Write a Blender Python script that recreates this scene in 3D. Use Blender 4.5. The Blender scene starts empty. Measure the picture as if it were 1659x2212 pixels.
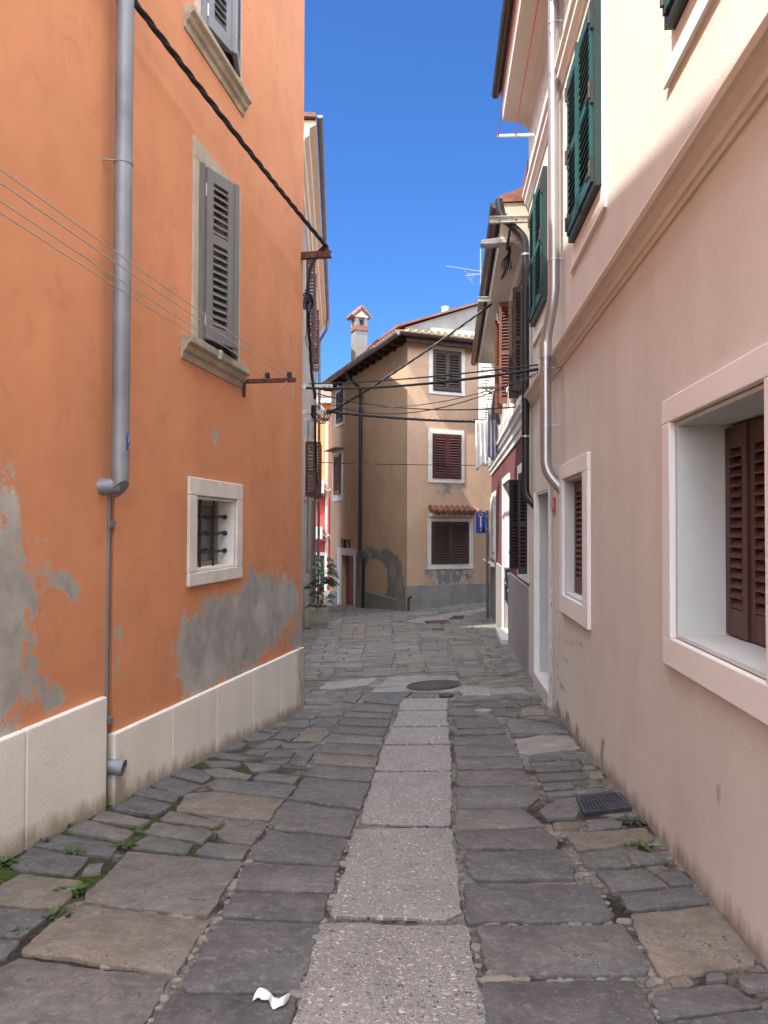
import bpy, math, random
import numpy as np
from mathutils import Vector, Matrix
random.seed(7); rng = np.random.RandomState(7)
R = math.radians
C = bpy.context.scene.collection

# ------------------------------------------------------------------ camera, sky, sun, exposure
FPX, CX, CY = 1600.0, 829.5, 1106.0            # focal length and centre of a 1659 x 2212 picture
PITCH, ROLL = R(1.2), R(0.2)
_ct, _st, _cr, _sr = math.cos(PITCH), math.sin(PITCH), math.cos(ROLL), math.sin(ROLL)
FWD = Vector((0, _ct, _st)); UPL = Vector((0, -_st, _ct)); RTL = Vector((1, 0, 0))
RT = RTL*_cr + UPL*_sr; UP = -RTL*_sr + UPL*_cr
cam_d = bpy.data.cameras.new('camera'); cam = bpy.data.objects.new('camera', cam_d); C.objects.link(cam)
cam_d.sensor_fit = 'VERTICAL'; cam_d.sensor_height = 24.0; cam_d.lens = 24.0*FPX/2212.0
cam_d.clip_start = 0.05; cam_d.clip_end = 500
m = Matrix.Identity(4)
for i in range(3):
    m[i][0] = RT[i]; m[i][1] = UP[i]; m[i][2] = -FWD[i]
cam.matrix_world = m
bpy.context.scene.camera = cam

SUN_EL = R(54); SX, SY = -0.788, -0.616         # towards the sun, behind the camera on the left
w = bpy.data.worlds.new("World"); bpy.context.scene.world = w; w.use_nodes = True
nt = w.node_tree; bg = nt.nodes['Background']
sky = nt.nodes.new('ShaderNodeTexSky'); sky.sky_type = 'NISHITA'; sky.sun_disc = False
sky.sun_elevation = SUN_EL; sky.sun_rotation = math.atan2(SX, SY)
sky.air_density = 1.0; sky.dust_density = 0.2; sky.ozone_density = 3.0; sky.altitude = 50
# clear deep blue ahead; bright cloud added overhead and behind to fill the shade
def _wn(typ, **kw):
    n = nt.nodes.new(typ)
    for k, v in kw.items(): setattr(n, k, v)
    return n
SKY_TINT, FILL_CLOUD = (.40, .72, 1.16), (26.5, 28.4, 32.5)
tn = _wn('ShaderNodeMix', data_type='RGBA', blend_type='MULTIPLY'); tn.inputs[0].default_value = 1
nt.links.new(sky.outputs[0], tn.inputs[6]); tn.inputs[7].default_value = (*SKY_TINT, 1)
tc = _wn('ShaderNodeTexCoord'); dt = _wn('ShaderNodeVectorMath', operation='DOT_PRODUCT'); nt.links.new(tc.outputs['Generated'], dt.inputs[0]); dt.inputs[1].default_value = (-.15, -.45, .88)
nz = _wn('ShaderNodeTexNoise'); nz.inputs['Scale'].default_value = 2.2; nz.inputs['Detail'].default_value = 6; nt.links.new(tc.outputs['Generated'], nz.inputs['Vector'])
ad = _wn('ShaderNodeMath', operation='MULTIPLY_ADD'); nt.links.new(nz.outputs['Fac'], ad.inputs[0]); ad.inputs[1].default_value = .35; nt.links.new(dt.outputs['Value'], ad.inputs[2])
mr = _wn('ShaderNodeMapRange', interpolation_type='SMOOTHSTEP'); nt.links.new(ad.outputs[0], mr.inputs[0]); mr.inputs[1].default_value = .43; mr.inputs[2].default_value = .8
mx = _wn('ShaderNodeMix', data_type='RGBA'); nt.links.new(mr.outputs[0], mx.inputs[0]); nt.links.new(tn.outputs[2], mx.inputs[6]); mx.inputs[7].default_value = (*FILL_CLOUD, 1)
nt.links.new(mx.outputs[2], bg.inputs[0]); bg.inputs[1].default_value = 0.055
sl = bpy.data.lights.new('sun', 'SUN'); sl.energy = 2.6; sl.angle = R(0.5); sl.color = (1, .95, .86)
so = bpy.data.objects.new('sun', sl); C.objects.link(so)
sv = Vector((SX*math.cos(SUN_EL), SY*math.cos(SUN_EL), math.sin(SUN_EL)))
so.rotation_euler = sv.to_track_quat('Z', 'Y').to_euler(); so.location = (-6, -5, 12)
sc = bpy.context.scene
sc.view_settings.view_transform = 'Standard'; sc.view_settings.look = 'None'
sc.view_settings.exposure = 1.9; sc.view_settings.gamma = 1
sc.cycles.use_denoising = True
sc.cycles.max_bounces = 10; sc.cycles.diffuse_bounces = 6

# ------------------------------------------------------------------ measuring helpers
def ray(u, v):
    xc, zc = (u-CX)/FPX, (CY-v)/FPX
    return FWD + RT*xc + UP*zc
def P(u, v, Y):
    d = ray(u, v); return d*(Y/d.y)
ZL = [(-14,0.4),(0,-1.25),(3.6,-1.6),(8.74,-2.13),(12,-2.24),(16,-2.26),(20,-2.45),(24,-2.75),(28,-2.85),(40,-2.95),(90,-3.2)]
ZR = [(-14,-.5),(0,-1.42),(2.72,-1.6),(7.63,-1.91),(10,-2.0),(16.2,-2.18),(18,-2.19),(21.5,-2.1),(30,-2.0),(90,-2.0)]
def _it(T, y):
    return float(np.interp(y, [a for a, b in T], [b for a, b in T]))
def ground(x, y):
    yl = min(y, 60.0)
    xl = -2.49+.175*min(y, 8.8) if y < 8.8 else -1.0-.06*(y-8.8)
    xr = 1.2+.0753*y if y < 10 else 1.96+.09*(y-10)
    t = (x-xl)/(xr-xl); t = min(1.15, max(-.15, t)); t0 = min(1, max(0, t)); t0 = t0*t0*(3-2*t0)*.5+t0*.5
    # smoothed longitudinal profile
    a = sum(_it(ZL, y+k)*wt for k, wt in ((-1.2,.25),(0,.5),(1.2,.25)))
    b = sum(_it(ZR, y+k)*wt for k, wt in ((-1.2,.25),(0,.5),(1.2,.25)))
    return a*(1-t0)+b*t0
def G(u, v):
    d = ray(u, v); lo, hi = 1.0, 60.0
    for k in range(50):
        mid = .5*(lo+hi); p = d*mid
        if p.z > ground(p.x, p.y): lo = mid
        else: hi = mid
    return d*lo
class Fr:
    """a vertical face: s runs along it (left to right seen from the street), d outwards, z up"""
    def __init__(self, o, a):
        self.o = Vector((o[0], o[1], 0)); a = Vector((a[0], a[1], 0)); self.a = a.normalized()
        self.n = Vector((self.a.y, -self.a.x, 0))
    def pt(self, s, d, z): return self.o + self.a*s + self.n*d + Vector((0, 0, z))
    def hit(self, u, v, d=0):
        r = ray(u, v); t = (self.n.dot(self.o)+d)/self.n.dot(r); p = r*t
        return (p-self.o).dot(self.a), p.z
    def S(self, u, d=0): return self.hit(u, 1140, d)[0]
    def sub(self, s, d, ang):
        p = self.pt(s, d, 0); c, q = math.cos(ang), math.sin(ang)
        return Fr((p.x, p.y), (self.a.x*c-self.a.y*q, self.a.x*q+self.a.y*c))

# ------------------------------------------------------------------ mesh helpers
ORG = {}
class MB:
    def __init__(self): self.v = []; self.f = []; self.at = {}
    def add(self, vs, fs):
        b = len(self.v); self.v += [tuple(p) for p in vs]; self.f += [tuple(i+b for i in f) for f in fs]
    def hexa(self, p):
        self.add(p, [(0,3,2,1),(4,5,6,7),(0,1,5,4),(1,2,6,5),(2,3,7,6),(3,0,4,7)])
    def box(self, F, s0, s1, d0, d1, z0, z1):
        q = F.pt
        self.hexa([q(s0,d0,z0),q(s1,d0,z0),q(s1,d1,z0),q(s0,d1,z0),q(s0,d0,z1),q(s1,d0,z1),q(s1,d1,z1),q(s0,d1,z1)])
    def quad(self, *p): self.add(p, [tuple(range(len(p)))])
    def tube(self, path, r, n=10, cap=True):
        path = [Vector(p) for p in path]; rs = r if isinstance(r, (list, tuple)) else [r]*len(path)
        rings = []; up0 = None
        for i, p in enumerate(path):
            t = (path[min(i+1, len(path)-1)]-path[max(i-1, 0)]).normalized()
            if up0 is None:
                up0 = Vector((0,0,1)) if abs(t.z) < .9 else Vector((1,0,0))
            x = t.cross(up0).normalized(); y = x.cross(t).normalized(); up0 = y
            rings.append([p+(x*math.cos(k*2*math.pi/n)+y*math.sin(k*2*math.pi/n))*rs[i] for k in range(n)])
        b = len(self.v)
        for g in rings: self.v += [tuple(q) for q in g]
        for i in range(len(rings)-1):
            for k in range(n):
                a = b+i*n+k; c = b+i*n+(k+1) % n
                self.f.append((a, c, c+n, a+n))
        if cap:
            self.f.append(tuple(b+k for k in range(n))[::-1]); self.f.append(tuple(b+(len(rings)-1)*n+k for k in range(n)))
    def sweep(self, path, prof, closed=True, up=Vector((0,0,1)), caps=True):
        """prof: (side, up) pairs; side is to the right of travel"""
        path = [Vector(p) for p in path]; n = len(prof); b = len(self.v)
        for i, p in enumerate(path):
            t0 = (path[i]-path[i-1]).normalized() if i else None
            t1 = (path[i+1]-path[i]).normalized() if i+1 < len(path) else None
            if t0 is None: t0 = t1
            if t1 is None: t1 = t0
            s0, s1 = t0.cross(up).normalized(), t1.cross(up).normalized()
            s = (s0+s1); s = s/(s.dot(s0)) if s.length > 1e-6 else s0
            for a, h in prof: self.v.append(tuple(p+s*a+up*h))
        for i in range(len(path)-1):
            for k in range(n if closed else n-1):
                a = b+i*n+k; c = b+i*n+(k+1) % n
                self.f.append((a, c, c+n, a+n))
        if closed and caps:
            self.f.append(tuple(b+k for k in range(n))[::-1]); self.f.append(tuple(b+(len(path)-1)*n+k for k in range(n)))
    def build(self, name, mat, parent=None, smooth=False, bevel=0, origin=None, solid=0, recalc=True, autos=None):
        me = bpy.data.meshes.new(name)
        if parent is not None: og = ORG[parent.name]
        elif origin is not None: og = Vector(origin)
        else:
            vv = np.array(self.v); og = Vector(((vv[:,0].min()+vv[:,0].max())/2, (vv[:,1].min()+vv[:,1].max())/2, vv[:,2].min()))
        me.from_pydata([(x-og.x, y-og.y, z-og.z) for x, y, z in self.v], [], self.f)
        for k, vals in self.at.items():
            if isinstance(vals[0], (tuple, list)):
                a = me.attributes.new(k, 'FLOAT_COLOR', 'POINT'); a.data.foreach_set('color', np.array(vals, dtype=np.float32).ravel())
            else:
                a = me.attributes.new(k, 'FLOAT', 'POINT'); a.data.foreach_set('value', np.array(vals, dtype=np.float32))
        if recalc:
            import bmesh
            bm = bmesh.new(); bm.from_mesh(me); bmesh.ops.recalc_face_normals(bm, faces=bm.faces); bm.to_mesh(me); bm.free()
        me.materials.append(mat)
        o = bpy.data.objects.new(name, me); C.objects.link(o)
        if smooth:
            for p in me.polygons: p.use_smooth = True
            me.set_sharp_from_angle(angle=R(autos or 40))
        if parent is not None: o.parent = parent; o.location = (0,0,0)
        else: o.location = og
        ORG[o.name] = og
        if bevel:
            b = o.modifiers.new('bevel', 'BEVEL'); b.width = bevel; b.segments = 2; b.limit_method = 'ANGLE'; b.angle_limit = R(40)
        if solid:
            b = o.modifiers.new('solid', 'SOLIDIFY'); b.thickness = solid; b.offset = 0
        return o
def tag(o, label=None, cat=None, group=None, kind=None):
    if label: o['label'] = label
    if cat: o['category'] = cat
    if group: o['group'] = group
    if kind: o['kind'] = kind
    return o
def root(name, label, cat, loc, group=None):
    o = bpy.data.objects.new(name, None); C.objects.link(o); o.location = loc; o.empty_display_size = .2
    ORG[o.name] = Vector(loc); return tag(o, label, cat, group)

# ------------------------------------------------------------------ materials
def _new(name):
    mt = bpy.data.materials.new(name); mt.use_nodes = True
    return mt, mt.node_tree, mt.node_tree.nodes['Principled BSDF']
def N(t, typ, **kw):
    n = t.nodes.new(typ)
    for k, v in kw.items():
        if k in n.inputs: n.inputs[k].default_value = v
        else: setattr(n, k, v)
    return n
def coord(t, kind='Object'): return t.nodes.new('ShaderNodeTexCoord').outputs[kind]
def noise(t, vec, scale, detail=5, rough=.55, dist=0, stretch=None):
    if stretch:
        mp = N(t, 'ShaderNodeMapping'); mp.inputs['Scale'].default_value = stretch; t.links.new(vec, mp.inputs[0]); vec = mp.outputs[0]
    n = N(t, 'ShaderNodeTexNoise', Scale=scale, Detail=detail, Roughness=rough, Distortion=dist)
    t.links.new(vec, n.inputs['Vector']); return n.outputs['Fac']
def ramp(t, fac, stops):
    r = t.nodes.new('ShaderNodeValToRGB'); e = r.color_ramp.elements
    while len(e) < len(stops): e.new(.5)
    for k, (p, c) in enumerate(stops):
        e[k].position = p; e[k].color = (c, c, c, 1) if isinstance(c, (int, float)) else (*c, 1)
    t.links.new(fac, r.inputs[0]); return r.outputs[0]
def mix(t, fac, a, b, mode='MIX'):
    n = t.nodes.new('ShaderNodeMix'); n.data_type = 'RGBA'; n.blend_type = mode
    for sock, val in ((n.inputs[0], fac), (n.inputs[6], a), (n.inputs[7], b)):
        if hasattr(val, 'is_output'): t.links.new(val, sock)
        elif isinstance(val, (int, float)): sock.default_value = val if sock == n.inputs[0] else (val, val, val, 1)
        else: sock.default_value = (*val, 1)
    return n.outputs[2]
def math_(t, op, a, b=None, c=None):
    n = t.nodes.new('ShaderNodeMath'); n.operation = op
    for i, val in enumerate((a, b, c)):
        if val is None: continue
        if hasattr(val, 'is_output'): t.links.new(val, n.inputs[i])
        else: n.inputs[i].default_value = val
    return n.outputs[0]
def bump(t, bs, hs, strength=.3, dist=.01):
    prev = None
    for h in hs:
        b = N(t, 'ShaderNodeBump'); b.inputs['Strength'].default_value = h[1] if isinstance(h, tuple) else strength
        b.inputs['Distance'].default_value = h[2] if isinstance(h, tuple) and len(h) > 2 else dist
        t.links.new(h[0] if isinstance(h, tuple) else h, b.inputs['Height'])
        if prev: t.links.new(prev, b.inputs['Normal'])
        prev = b.outputs[0]
    t.links.new(prev, bs.inputs['Normal'])
def scl(c, k): return tuple(min(1, x*k) for x in c)
def attr(t, name, out='Fac'):
    n = t.nodes.new('ShaderNodeAttribute'); n.attribute_name = name; return n.outputs[out]

def plain(name, col, rough=.5, metal=0, var=.12, scale=6, bmp=.05, spec=.4):
    mt, t, b = _new(name); v = coord(t)
    n = noise(t, v, scale, 6); c = mix(t, ramp(t, n, [(.3, 0.0), (.7, 1.0)]), scl(col, 1-var), scl(col, 1+var))
    t.links.new(c, b.inputs['Base Color']); b.inputs['Roughness'].default_value = rough; b.inputs['Metallic'].default_value = metal
    b.inputs['Specular IOR Level'].default_value = spec
    if bmp:
        bump(t, b, [(noise(t, v, 60, 4), bmp, .004)])
    return mt
def plaster(name, col, var=.10, grain=.25, dirt=None, dirt_amt=.35, streak=.5, blotch=1.3, gs=140):
    mt, t, b = _new(name); v = coord(t)
    n1 = noise(t, v, blotch, 8, .62); n2 = noise(t, v, 1.6, 6, .6, stretch=(1.8, 1.8, .35)); n3 = noise(t, v, 14, 5, .6)
    c = mix(t, ramp(t, n1, [(.3, 0.0), (.72, 1.0)]), scl(col, 1-var), scl(col, 1+var))
    c = mix(t, math_(t, 'MULTIPLY', ramp(t, n2, [(.45, 0.0), (.75, 1.0)]), streak*.5), c, scl(col, .72))
    c = mix(t, math_(t, 'MULTIPLY', ramp(t, n3, [(.5, 0.0), (.8, 1.0)]), .25), c, scl(col, 1.12))
    if dirt:
        a = attr(t, 'mask'); k = math_(t, 'ADD', a, math_(t, 'MULTIPLY', math_(t, 'SUBTRACT', noise(t, v, 9, 8, .7, stretch=(1, 1, .4)), .5), .9))
        c = mix(t, math_(t, 'MULTIPLY', ramp(t, k, [(.4, 0.0), (.75, 1.0)]), dirt_amt), c, dirt)
    t.links.new(c, b.inputs['Base Color']); b.inputs['Roughness'].default_value = .92; b.inputs['Specular IOR Level'].default_value = .15
    bump(t, b, [(noise(t, v, gs, 4, .6), grain, .004), (noise(t, v, 3.0, 5), .25, .02)])
    return mt
def peeled(name, col, under, rim, var=.1, amp=1.25, ns=4.5, chips=True, cover=None):
    """painted plaster whose 'mask' attribute (plus noise) shows where the paint has come off"""
    mt, t, b = _new(name); v = coord(t)
    n1 = noise(t, v, 1.2, 8, .62); n2 = noise(t, v, 1.5, 6, .6, stretch=(2, 2, .4)); n5 = noise(t, v, 5, 7, .65, dist=.6)
    c = mix(t, ramp(t, n1, [(.3, 0.0), (.7, 1.0)]), scl(col, 1-var), scl(col, 1+var))
    c = mix(t, math_(t, 'MULTIPLY', ramp(t, n2, [(.5, 0.0), (.75, 1.0)]), .35), c, scl(col, .78))
    c = mix(t, math_(t, 'MULTIPLY', ramp(t, n5, [(.53, 0.0), (.74, 1.0)]), .42), c, scl(col, .68))
    c = mix(t, math_(t, 'MULTIPLY', ramp(t, noise(t, v, 2.3, 8, .7), [(.55, 0.0), (.8, 1.0)]), .3), c, scl(col, 1.2))
    ug = mix(t, ramp(t, noise(t, v, 6, 8, .65), [(.3, 0.0), (.7, 1.0)]), scl(under, .82), scl(under, 1.22))
    ug = mix(t, ramp(t, noise(t, v, 2.2, 6, .6), [(.46, 0.0), (.66, .8)]), ug, rim)
    fine = math_(t, 'ADD', math_(t, 'MULTIPLY', noise(t, v, ns, 10, .75), .6), math_(t, 'MULTIPLY', noise(t, v, ns*2.7, 8, .7, stretch=(1, 1, .45)), .4)); a = attr(t, 'mask')
    k = math_(t, 'ADD', a, math_(t, 'MULTIPLY', math_(t, 'SUBTRACT', fine, .5), amp))
    peel = ramp(t, k, [(.495, 0.0), (.515, 1.0)]); edge = ramp(t, k, [(.47, 0.0), (.5, 1.0), (.53, .0)])
    c2 = mix(t, peel, c, ug); c2 = mix(t, math_(t, 'MULTIPLY', edge, .45), c2, rim)
    t.links.new(c2, b.inputs['Base Color']); b.inputs['Roughness'].default_value = .93; b.inputs['Specular IOR Level'].default_value = .15
    inv = math_(t, 'SUBTRACT', 1.0, peel)
    bump(t, b, [(noise(t, v, 110, 4, .6), .18, .004), (inv, .5, .006), (noise(t, v, 2.6, 5), .3, .025)])
    return mt

M = {}
ORANGE = (.63, .275, .14)
M['orange'] = peeled('orange_plaster', ORANGE, (.345, .33, .30), (.54, .515, .47))
M['orange2'] = plaster('bright_orange_plaster', (.66, .27, .10), .08)
M['red2'] = plaster('red_plaster', (.55, .09, .07), .08)
M['plinth'] = plaster('bush_hammered_stone', (.82, .775, .70), .07, .9, dirt=(.27, .22, .13), dirt_amt=.75, gs=60, blotch=2.2)
M['cream'] = plaster('cream_plaster', (.62, .572, .508), .075, .6, dirt=(.20, .165, .135), dirt_amt=.75, streak=.5, gs=90)
M['cream_trim'] = plaster('pale_trim_plaster', (.76, .725, .68), .04, .5, streak=.12, gs=90)
M['cornice'] = plaster('cornice_plaster', (.68, .60, .52), .07, .3, streak=.4)
M['reveal'] = plaster('white_reveal_plaster', (.56, .57, .545), .08, .4, streak=.6)
M['white_stone'] = plaster('white_painted_stone', (.68, .64, .57), .13, .7, streak=.5, blotch=5, gs=50)
M['old_stone'] = plaster('weathered_limestone', (.50, .43, .33), .22, .9, streak=.9, blotch=4, gs=40)
M['sill_stone'] = plaster('stained_sill_stone', (.40, .34, .26), .3, .9, streak=1.2, blotch=6, gs=40)
M['peel_stone'] = peeled('peeling_lime_wall', (.34, .30, .25), (.27, .21, .15), (.5, .46, .4), amp=1.2, ns=3)
M['yellow'] = plaster('ochre_cornice_plaster', (.78, .64, .42), .06, .2)
M['tan'] = peeled('tan_plaster', (.50, .338, .222), (.195, .185, .178), (.36, .31, .25), amp=.95, ns=3.2, var=.09)
M['grey_plinth'] = plaster('grey_cement_plinth', (.25, .235, .215), .2, .5, streak=.9, blotch=3)
M['grey_wall'] = plaster('grey_render', (.22, .212, .19), .14, .4, streak=.7, blotch=2.5)
M['plum'] = plaster('plum_roughcast', (.165, .06, .068), .1, 1.0, streak=.3, gs=55)
M['grey_rough'] = plaster('grey_roughcast_plinth', (.31, .275, .265), .1, 1.0, streak=.4, gs=55)
M['soffit'] = plaster('soffit_plaster', (.60, .53, .46), .06, .2)
M['white_plaster'] = plaster('white_plaster', (.74, .72, .68), .06, .3, streak=.5)
M['zinc'] = plain('zinc_pipe', (.235, .25, .275), .55, .35, .22, 3, .1)
M['steel'] = plain('stainless_pipe', (.44, .435, .44), .36, .85, .06, 3, .02)
M['steel_mid'] = plain('dull_steel', (.5, .5, .5), .4, .9, .12, 8, .05)
M['brown_metal'] = plain('dark_brown_gutter', (.085, .068, .06), .32, .5, .15, 4, .03)
M['copper_old'] = plain('brown_copper_gutter', (.20, .09, .055), .4, .6, .25, 6, .05)
M['black_pipe'] = plain('black_pipe_paint', (.018, .018, .02), .38, 0, .2, 5, .03)
M['cable'] = plain('black_cable_sheath', (.012, .012, .013), .5, 0, .2, 20, 0)
M['cable_grey'] = plain('grey_cable_sheath', (.12, .11, .10), .6, 0, .2, 20, 0)
M['rope'] = plain('green_grey_clothesline', (.36, .40, .35), .8, 0, .2, 40, 0)
M['red_rope'] = plain('red_clothesline', (.55, .07, .07), .7, 0, .15, 40, 0)
M['rust'] = plain('rusty_iron', (.11, .045, .03), .75, .2, .5, 18, .3)
M['iron'] = plain('dark_wrought_iron', (.045, .045, .045), .6, .4, .3, 15, .2)
M['galv'] = plain('galvanised_rusty_steel', (.55, .53, .47), .55, .35, .28, 12, .15)
M['grey_shutter'] = plain('grey_shutter_paint', (.165, .16, .155), .5, 0, .08, 5, .05)
M['grey_shutter_light'] = plain('pale_grey_shutter_paint', (.24, .25, .26), .5, 0, .08, 5, .05)
M['green_shutter'] = plain('green_shutter_paint', (.012, .075, .065), .42, 0, .12, 5, .04)
M['green_dark'] = plain('dark_green_frame_paint', (.012, .03, .03), .4, 0, .15, 5, .04)
M['brown_shutter'] = plain('brown_shutter_paint', (.075, .028, .022), .45, 0, .18, 8, .08)
M['red_brown'] = plain('chestnut_shutter_wood', (.15, .052, .03), .5, 0, .25, 10, .1)
M['old_brown'] = plain('weathered_brown_shutter', (.062, .040, .030), .6, 0, .4, 14, .15)
M['plum_shutter'] = plain('maroon_shutter_paint', (.055, .012, .016), .45, 0, .15, 8, .05)
M['black_shutter'] = plain('blackish_shutter_wood', (.022, .014, .012), .5, 0, .2, 8, .05)
M['white_paint'] = plain('white_paint', (.80, .79, .75), .5, 0, .06, 8, .05)
M['wood_dark'] = plain('dark_eave_timber', (.045, .022, .016), .7, 0, .3, 10, .15)
M['terracotta'] = plain('terracotta_tile', (.205, .088, .058), .85, 0, .35, 7, .3)
M['tile_pale'] = plain('lichen_covered_tile', (.32, .25, .15), .9, 0, .4, 9, .3)
M['door_red'] = plain('red_corrugated_door', (.27, .065, .042), .5, 0, .2, 6, .05)
M['glass'] = plain('dusty_window_glass', (.045, .05, .048), .12, 0, .3, 3, 0, .6)
M['glass_pale'] = plain('milky_window_glass', (.30, .31, .27), .2, 0, .25, 3, 0)
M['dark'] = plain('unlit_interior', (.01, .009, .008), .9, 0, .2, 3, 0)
M['concrete'] = plaster('cast_concrete', (.30, .275, .225), .16, .5, streak=.8, blotch=4)
M['marble'] = plaster('worn_marble_step', (.55, .52, .49), .1, .2, streak=.3, blotch=5)
M['cover'] = plain('cast_iron_cover', (.085, .072, .064), .55, .4, .25, 25, .3)
M['cover_blue'] = plain('rusty_blue_cast_iron', (.07, .075, .09), .5, .45, .3, 12, .3)
M['cover_rust'] = plain('brown_rusted_cast_iron', (.10, .055, .05), .6, .35, .35, 12, .3)
M['mailbox'] = plain('dark_green_mailbox_paint', (.016, .03, .032), .4, 0, .1, 6, .03)
M['label'] = plain('white_paper_label', (.75, .75, .74), .6, 0, .04, 10, 0)
M['sign_blue'] = plain('blue_sign_enamel', (.02, .06, .30), .35, 0, .08, 6, 0)
M['sign_red'] = plain('red_sign_enamel', (.42, .03, .03), .4, 0, .08, 6, 0)
M['pole'] = plain('grey_blue_pole_paint', (.10, .13, .15), .5, .2, .2, 6, .05)
M['lamp'] = plain('pale_grey_lamp_body', (.52, .52, .49), .45, .1, .12, 8, .05)
M['lamp_lens'] = plain('frosted_lamp_lens', (.30, .27, .26), .3, 0, .15, 9, 0)
M['ac'] = plain('white_unit_casing', (.72, .70, .65), .5, 0, .05, 8, .03)
M['cloth_white'] = plain('white_cotton', (.80, .79, .79), .9, 0, .05, 9, .2)
M['cloth_grey'] = plain('lilac_grey_cotton', (.24, .235, .30), .92, 0, .12, 9, .2)
M['cloth_dark'] = plain('slate_grey_cotton', (.135, .135, .17), .92, 0, .12, 9, .2)
M['tissue'] = plain('white_tissue', (.80, .82, .86), .9, 0, .04, 30, .2)
M['soil'] = plain('dark_soil', (.04, .03, .02), .95, 0, .3, 20, .3)
M['dry'] = plain('dry_straw_stems', (.36, .24, .08), .9, 0, .3, 10, 0)
def leafmat(name, c1, c2):
    mt, t, b = _new(name); v = coord(t)
    t.links.new(mix(t, ramp(t, noise(t, v, 24, 3), [(.35, 0.0), (.65, 1.0)]), c1, c2), b.inputs['Base Color'])
    b.inputs['Roughness'].default_value = .55; return mt
M['fig_leaf'] = leafmat('fig_leaf', (.018, .035, .018), (.035, .065, .03))
M['grass_leaf'] = leafmat('grassy_leaf', (.07, .12, .025), (.16, .19, .05))
M['weed_leaf'] = leafmat('weed_leaf', (.03, .07, .015), (.06, .115, .025))
M['dark_weed'] = leafmat('purple_brown_weed', (.045, .03, .025), (.03, .05, .02))
M['stem'] = plain('woody_stem', (.10, .065, .035), .8, 0, .2, 20, .1)

def stone_mat():
    mt, t, b = _new('sandstone_paving'); v = coord(t); tint = attr(t, 'tint', 'Color')
    sep = N(t, 'ShaderNodeSeparateColor'); t.links.new(tint, sep.inputs[0])
    hue, br, seed = sep.outputs[0], sep.outputs[1], sep.outputs[2]
    off = N(t, 'ShaderNodeCombineXYZ'); t.links.new(math_(t, 'MULTIPLY', seed, 31.0), off.inputs[0]); t.links.new(math_(t, 'MULTIPLY', seed, 17.0), off.inputs[1])
    va = N(t, 'ShaderNodeVectorMath'); va.operation = 'ADD'; t.links.new(v, va.inputs[0]); t.links.new(off.outputs[0], va.inputs[1]); vv = va.outputs[0]
    h2 = math_(t, 'ADD', hue, math_(t, 'MULTIPLY', math_(t, 'SUBTRACT', noise(t, vv, 2.2, 6, .6), .5), .9))
    c = ramp(t, h2, [(.0, (.109, .108, .110)), (.35, (.134, .128, .121)), (.65, (.170, .153, .133)), (1, (.205, .165, .123))])
    n1 = noise(t, vv, 7, 9, .68); c = mix(t, ramp(t, n1, [(.3, 0.0), (.72, 1.0)]), scl_node(t, c, .66), scl_node(t, c, 1.32))
    n2 = noise(t, vv, 28, 6, .7); c = mix(t, math_(t, 'MULTIPLY', ramp(t, n2, [(.52, 0.0), (.72, 1.0)]), .5), c, (.28, .26, .235))
    c = mix(t, math_(t, 'MULTIPLY', ramp(t, noise(t, vv, 85, 4, .75), [(.5, 0.0), (.68, 1.0)]), .45), c, scl_node(t, c, .5))
    c = mix(t, math_(t, 'MULTIPLY', ramp(t, noise(t, vv, 11, 6, .7), [(.60, 0.0), (.70, 1.0)]), .5), c, (.055, .05, .045))
    lw = noise(t, vv, 4.2, 4, .5, dist=1.1); fr_ = math_(t, 'FRACT', math_(t, 'MULTIPLY', lw, 13.0)); brk = ramp(t, noise(t, vv, 7, 5, .7), [(.47, 0.0), (.53, 1.0)])
    c = mix(t, math_(t, 'MULTIPLY', math_(t, 'MULTIPLY', ramp(t, fr_, [(.0, 1.0), (.12, 0.0)]), brk), .9), c, (.035, .032, .03))  # shading of the chip edges painted in as thin dark curves
    c = mix(t, math_(t, 'MULTIPLY', math_(t, 'MULTIPLY', ramp(t, fr_, [(.085, 0.0), (.12, 1.0), (.2, 0.0)]), brk), .30), c, (.30, .28, .26))
    mu = N(t, 'ShaderNodeVectorMath'); mu.operation = 'SCALE'; t.links.new(c, mu.inputs[0]); t.links.new(math_(t, 'ADD', .66, br), mu.inputs['Scale'])
    t.links.new(mu.outputs[0], b.inputs['Base Color'])
    t.links.new(ramp(t, noise(t, vv, 5, 6, .6), [(.3, .62), (.7, .86)]), b.inputs['Roughness']); b.inputs['Specular IOR Level'].default_value = .3
    # flaked layers: stepped noise gives the curved chip edges of split sandstone
    fl = noise(t, vv, 3.6, 5, .55, dist=.7); st = math_(t, 'SNAP', fl, .07); fl2 = math_(t, 'ADD', st, math_(t, 'MULTIPLY', fl, .25))
    bump(t, b, [(fl2, 1.0, .05), (noise(t, vv, 60, 6, .7), .7, .006), (noise(t, vv, 12, 7, .65), .6, .022)])
    return mt
def scl_node(t, c, k):
    mu = N(t, 'ShaderNodeVectorMath'); mu.operation = 'SCALE'; t.links.new(c, mu.inputs[0]); mu.inputs['Scale'].default_value = k; return mu.outputs[0]
M['stone'] = stone_mat()
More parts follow.
